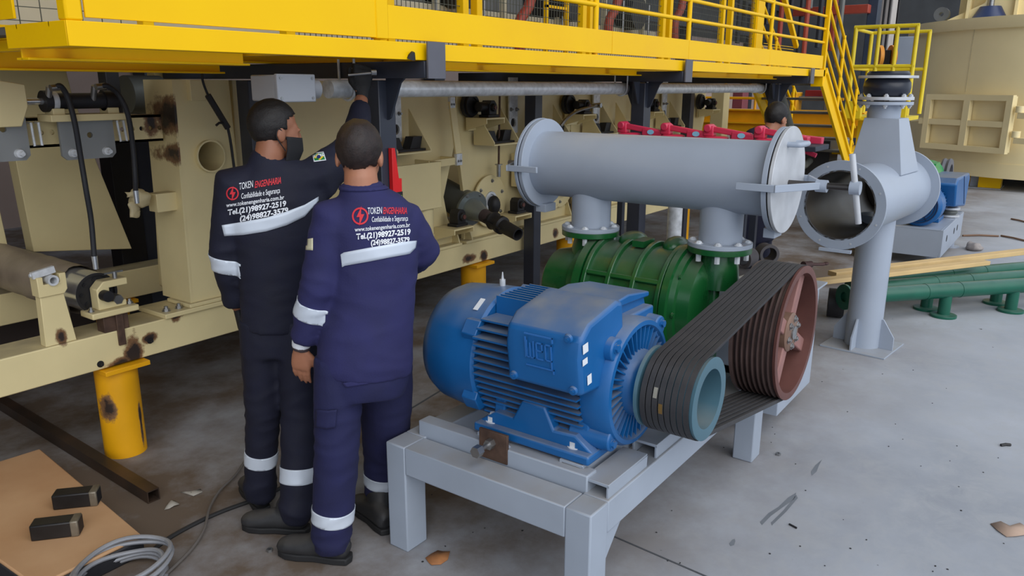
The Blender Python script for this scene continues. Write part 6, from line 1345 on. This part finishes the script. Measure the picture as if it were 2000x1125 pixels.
jkB = put('jacket', jk.copy(), NAVYB, wb, 0, 180); bvB = bvh_of(jk)
band(jk, J(707, 366), (0, 0, 1), .006, .11, jkB, NAVYB, .004, 'collar_seam')
hl, kl, al = J(664, 715, 0), J(658, 880, -.02), az(652, 1094)+V((0, 0, .11))
hr, kr, ar = J(754, 715, .11), J(753, 880, .28), az(746, 1004)+V((0, 0, .11))
g = G(); g.loft([(J(712, 690), .160, .115), (J(712, 730), .165, .12), (J(712, 770), .15, .11)], 24, fB)
limb(g, [hl+V((0, 0, .04)), hl.lerp(kl, .35), kl, kl.lerp(al, .4), kl.lerp(al, .75), al, al-V((0, 0, .06))], [.092, .092, .080, .077, .074, .072, .060], fB)
limb(g, [hr+V((0, 0, .04)), hr.lerp(kr, .35), kr, kr.lerp(ar, .4), kr.lerp(ar, .8), ar, ar-V((0, 0, .06))], [.102, .104, .094, .082, .068, .064, .052], fB)
tr = remesh(g, .010, 4, folds(1.4, [(kl, .13, .007), (kr, .12, .008), (al, .10, .016), (ar, .10, .014), (J(712, 760), .12, .006)]))
trB = put('trousers', tr.copy(), NAVYT, wb, 0, 180); bvBt = bvh_of(tr)
boot(az(683, 1098), az(572, 1082), al+V((0, 0, .04)), wb, 1.05); boot(az(757, 1044), az(712, 1002), ar+V((0, 0, .04)), wb)
hcB = J(702, 304, .02); FB_ = (nB*.94+rB*.20+V((0, 0, -.26))); tiB = (0, 0, 1)
g = G(); LB, MB_ = head(g, hcB, FB_, tiB, .98)
g.loft([(J(708, 400), .09, .08), (J(707, 372), .064, .062), (J(705, 350), .058, .058), (J(704, 328, .02), .056, .06)], 20, fB)
g.loft([(p, a*.78, b*.74) for p, a, b in tor[:-2]], 24, fB)
limb(g, [lsh, lel, lwr, lwr+(lwr-lel)*.12], [.054, .046, .031, .027], fB); limb(g, [rsh, rel, rwr], [.054, .046, .03], fB)
limb(g, [hl+V((0, 0, .05)), kl, al, al-V((0, 0, .06))], [.075, .058, .042, .036], fB); limb(g, [hr+V((0, 0, .05)), kr, ar, ar-V((0, 0, .06))], [.075, .058, .042, .036], fB)
hw = J(588, 678, .07); hand(g, hw, J(588, 738, .09)-hw, -nB*.85-rB*.45, rB+nB*.3, .20, 1.0); hand(g, rwr, (rwr-rel), up_*.7+rB*.5, up_, .6)
put('body', remesh(g, .0058, 2), SKIN2, wb, 0, 180)
hair(hcB, FB_, tiB, wb, HAIRB, .98, -.088, 9); eyes(LB, MB_, .98, wb)
g = G(); limb(g, [J(590, 660, .065), J(588, 678, .07)], [.036, .034], fB); put('white_cuff', remesh(g, .006, 2), PRW, wb, 0, 180)
g = G(); limb(g, [J(589, 672, .068), J(588, 682, .072)], [.0345, .033], fB); put('inner_cuff', remesh(g, .006, 2), mat('grey brown cuff', (66, 54, 56), .8), wb, 0, 180)
logo(bvB, 703.5, 422, 17, jkB)
for bd_, st, en, h, m_, sh, bo in (('TOKEN', (718, 418.5), (746, 417), 13.5, PRW, 0, 0), ('ENGENHARIA', (748, 417.5), (795, 417.5), 13, PRR, .2, .02), ('Confiabilidade e Segurança', (726, 433.5), (797, 431), 10.5, PRW, 0, .004), ('www.tokenengenharia.com.br', (693, 452.5), (801, 443), 8.5, PRW, 0, .012), ('Tel.(21)98927-2519', (696, 467.5), (802, 457.5), 11, PRW, 0, .035), ('(24)98827-3579', (724, 479), (800, 472.5), 10, PRW, 0, .035)):
    printed(bvB, bd_, st, en, h, 'back_print', m_, jkB, sh, bo)
drape(bvB, [(665, 497), (672, 493), (720, 484), (760, 477), (800, 471), (814, 470)], [(668, 522), (674, 519), (720, 511), (760, 503), (800, 496), (812, 484)], 26, 4, 'reflective_band', TAPE, jkB)
band(jk, lel.lerp(lwr, .42), (lwr-lel).normalized(), .031, .079, jkB)
drape(bvB, [(598, 467), (611, 465)], [(597, 488), (611, 489)], 5, 5, 'sleeve_patch', mat('cream patch', (206, 200, 170), .7), jkB)
band(tr, kl.lerp(al, .72), (al-kl).normalized(), .027, .12, trB); band(tr, kr.lerp(ar, .66), (ar-kr).normalized(), .027, .11, trB)
drape(bvBt, [(617, 800), (640, 802), (658, 800)], [(616, 834), (638, 838), (655, 835)], 10, 8, 'cargo_pocket', NAVYT, trB, .008, .005)
drape(bvBt, [(668, 748), (722, 742)], [(675, 757), (720, 750)], 10, 3, 'pocket_seam', NAVYB, trB, .004, .002)

# ---------- the man bending over behind the silencer
BC = (6.15, 2.17); nC = V((BC[0], BC[1], 0)).normalized(); rC = V((nC.y, -nC.x, 0)); fC = tuple(nC)
J = lambda x, y, d=0.0: av(x, y, BC, d)
wc = thing('person', 'man with short black hair bending over behind the grey silencer', 'person', (BC[0], BC[1], 0), None)
NVC = mat('navy work shirt', (26, 28, 52), .8, 0, .1, 10)
sh_, hp_ = J(1490, 268, .0), J(1470, 420, -.02)
g = G(); g.loft([(J(1474, 470), .165, .12), (hp_, .17, .125), (J(1476, 380), .165, .12), (J(1480, 330), .18, .12), (J(1486, 290), .195, .11), (J(1492, 266, .03), .14, .09), (J(1500, 254, .05), .075, .07)], 24, fC)
limb(g, [J(1462, 288, .02), J(1440, 350, .08), J(1452, 400, .25)], [.075, .066, .05], fC); limb(g, [J(1512, 288, .02), J(1525, 350, .12), J(1530, 410, .3)], [.075, .066, .05], fC)
put('shirt', remesh(g, .014, 4, folds(1.2, [])), NVC, wc, 0, 180)
g = G(); zc_ = V((0, 0, 0)); f1, f2 = V((BC[0]-.02, BC[1]+.12, .06)), V((BC[0]+.04, BC[1]-.10, .06))
limb(g, [J(1462, 440), J(1464, 500, .06), f1+V((0, 0, .2)), f1], [.10, .085, .075, .065], fC); limb(g, [J(1486, 440), J(1484, 500, .06), f2+V((0, 0, .2)), f2], [.10, .085, .075, .065], fC)
put('trousers', remesh(g, .014, 4, folds(1.2, [])), NVC, wc, 0, 180)
for f_ in (f1, f2): boot(f_-nC*.06, f_+nC*.2, f_+V((0, 0, .1)), wc)
hcC = J(1515, 232, .08); FC = (rC*.5+nC*.75+V((0, 0, -.42)))
g = G(); LC, MC = head(g, hcC, FC, (0, 0, 1), 1.04)
g.loft([(J(1495, 270, .03), .08, .07), (J(1503, 255, .05), .058, .058), (J(1512, 240, .07), .055, .058)], 18, fC)
g.loft([(hp_, .13, .10), (J(1480, 330), .14, .10), (J(1488, 285), .14, .09)], 18, fC)
for a_, b_, c_ in ((J(1462, 288, .02), J(1440, 350, .08), J(1452, 400, .25)), (J(1512, 288, .02), J(1525, 350, .12), J(1530, 410, .3))): limb(g, [a_, b_, c_], [.055, .045, .03], fC); hand(g, c_, nC*.8-up_*.5, up_, rC, .5)
limb(g, [J(1462, 440), J(1464, 500, .06), f1], [.07, .055, .04], fC); limb(g, [J(1486, 440), J(1484, 500, .06), f2], [.07, .055, .04], fC)
put('body', remesh(g, .008, 2), SKIN2, wc, 0, 180); hair(hcC, FC, (0, 0, 1), wc, HAIR, 1.04, -.085, 5); eyes(LC, MC, 1.04, wc)
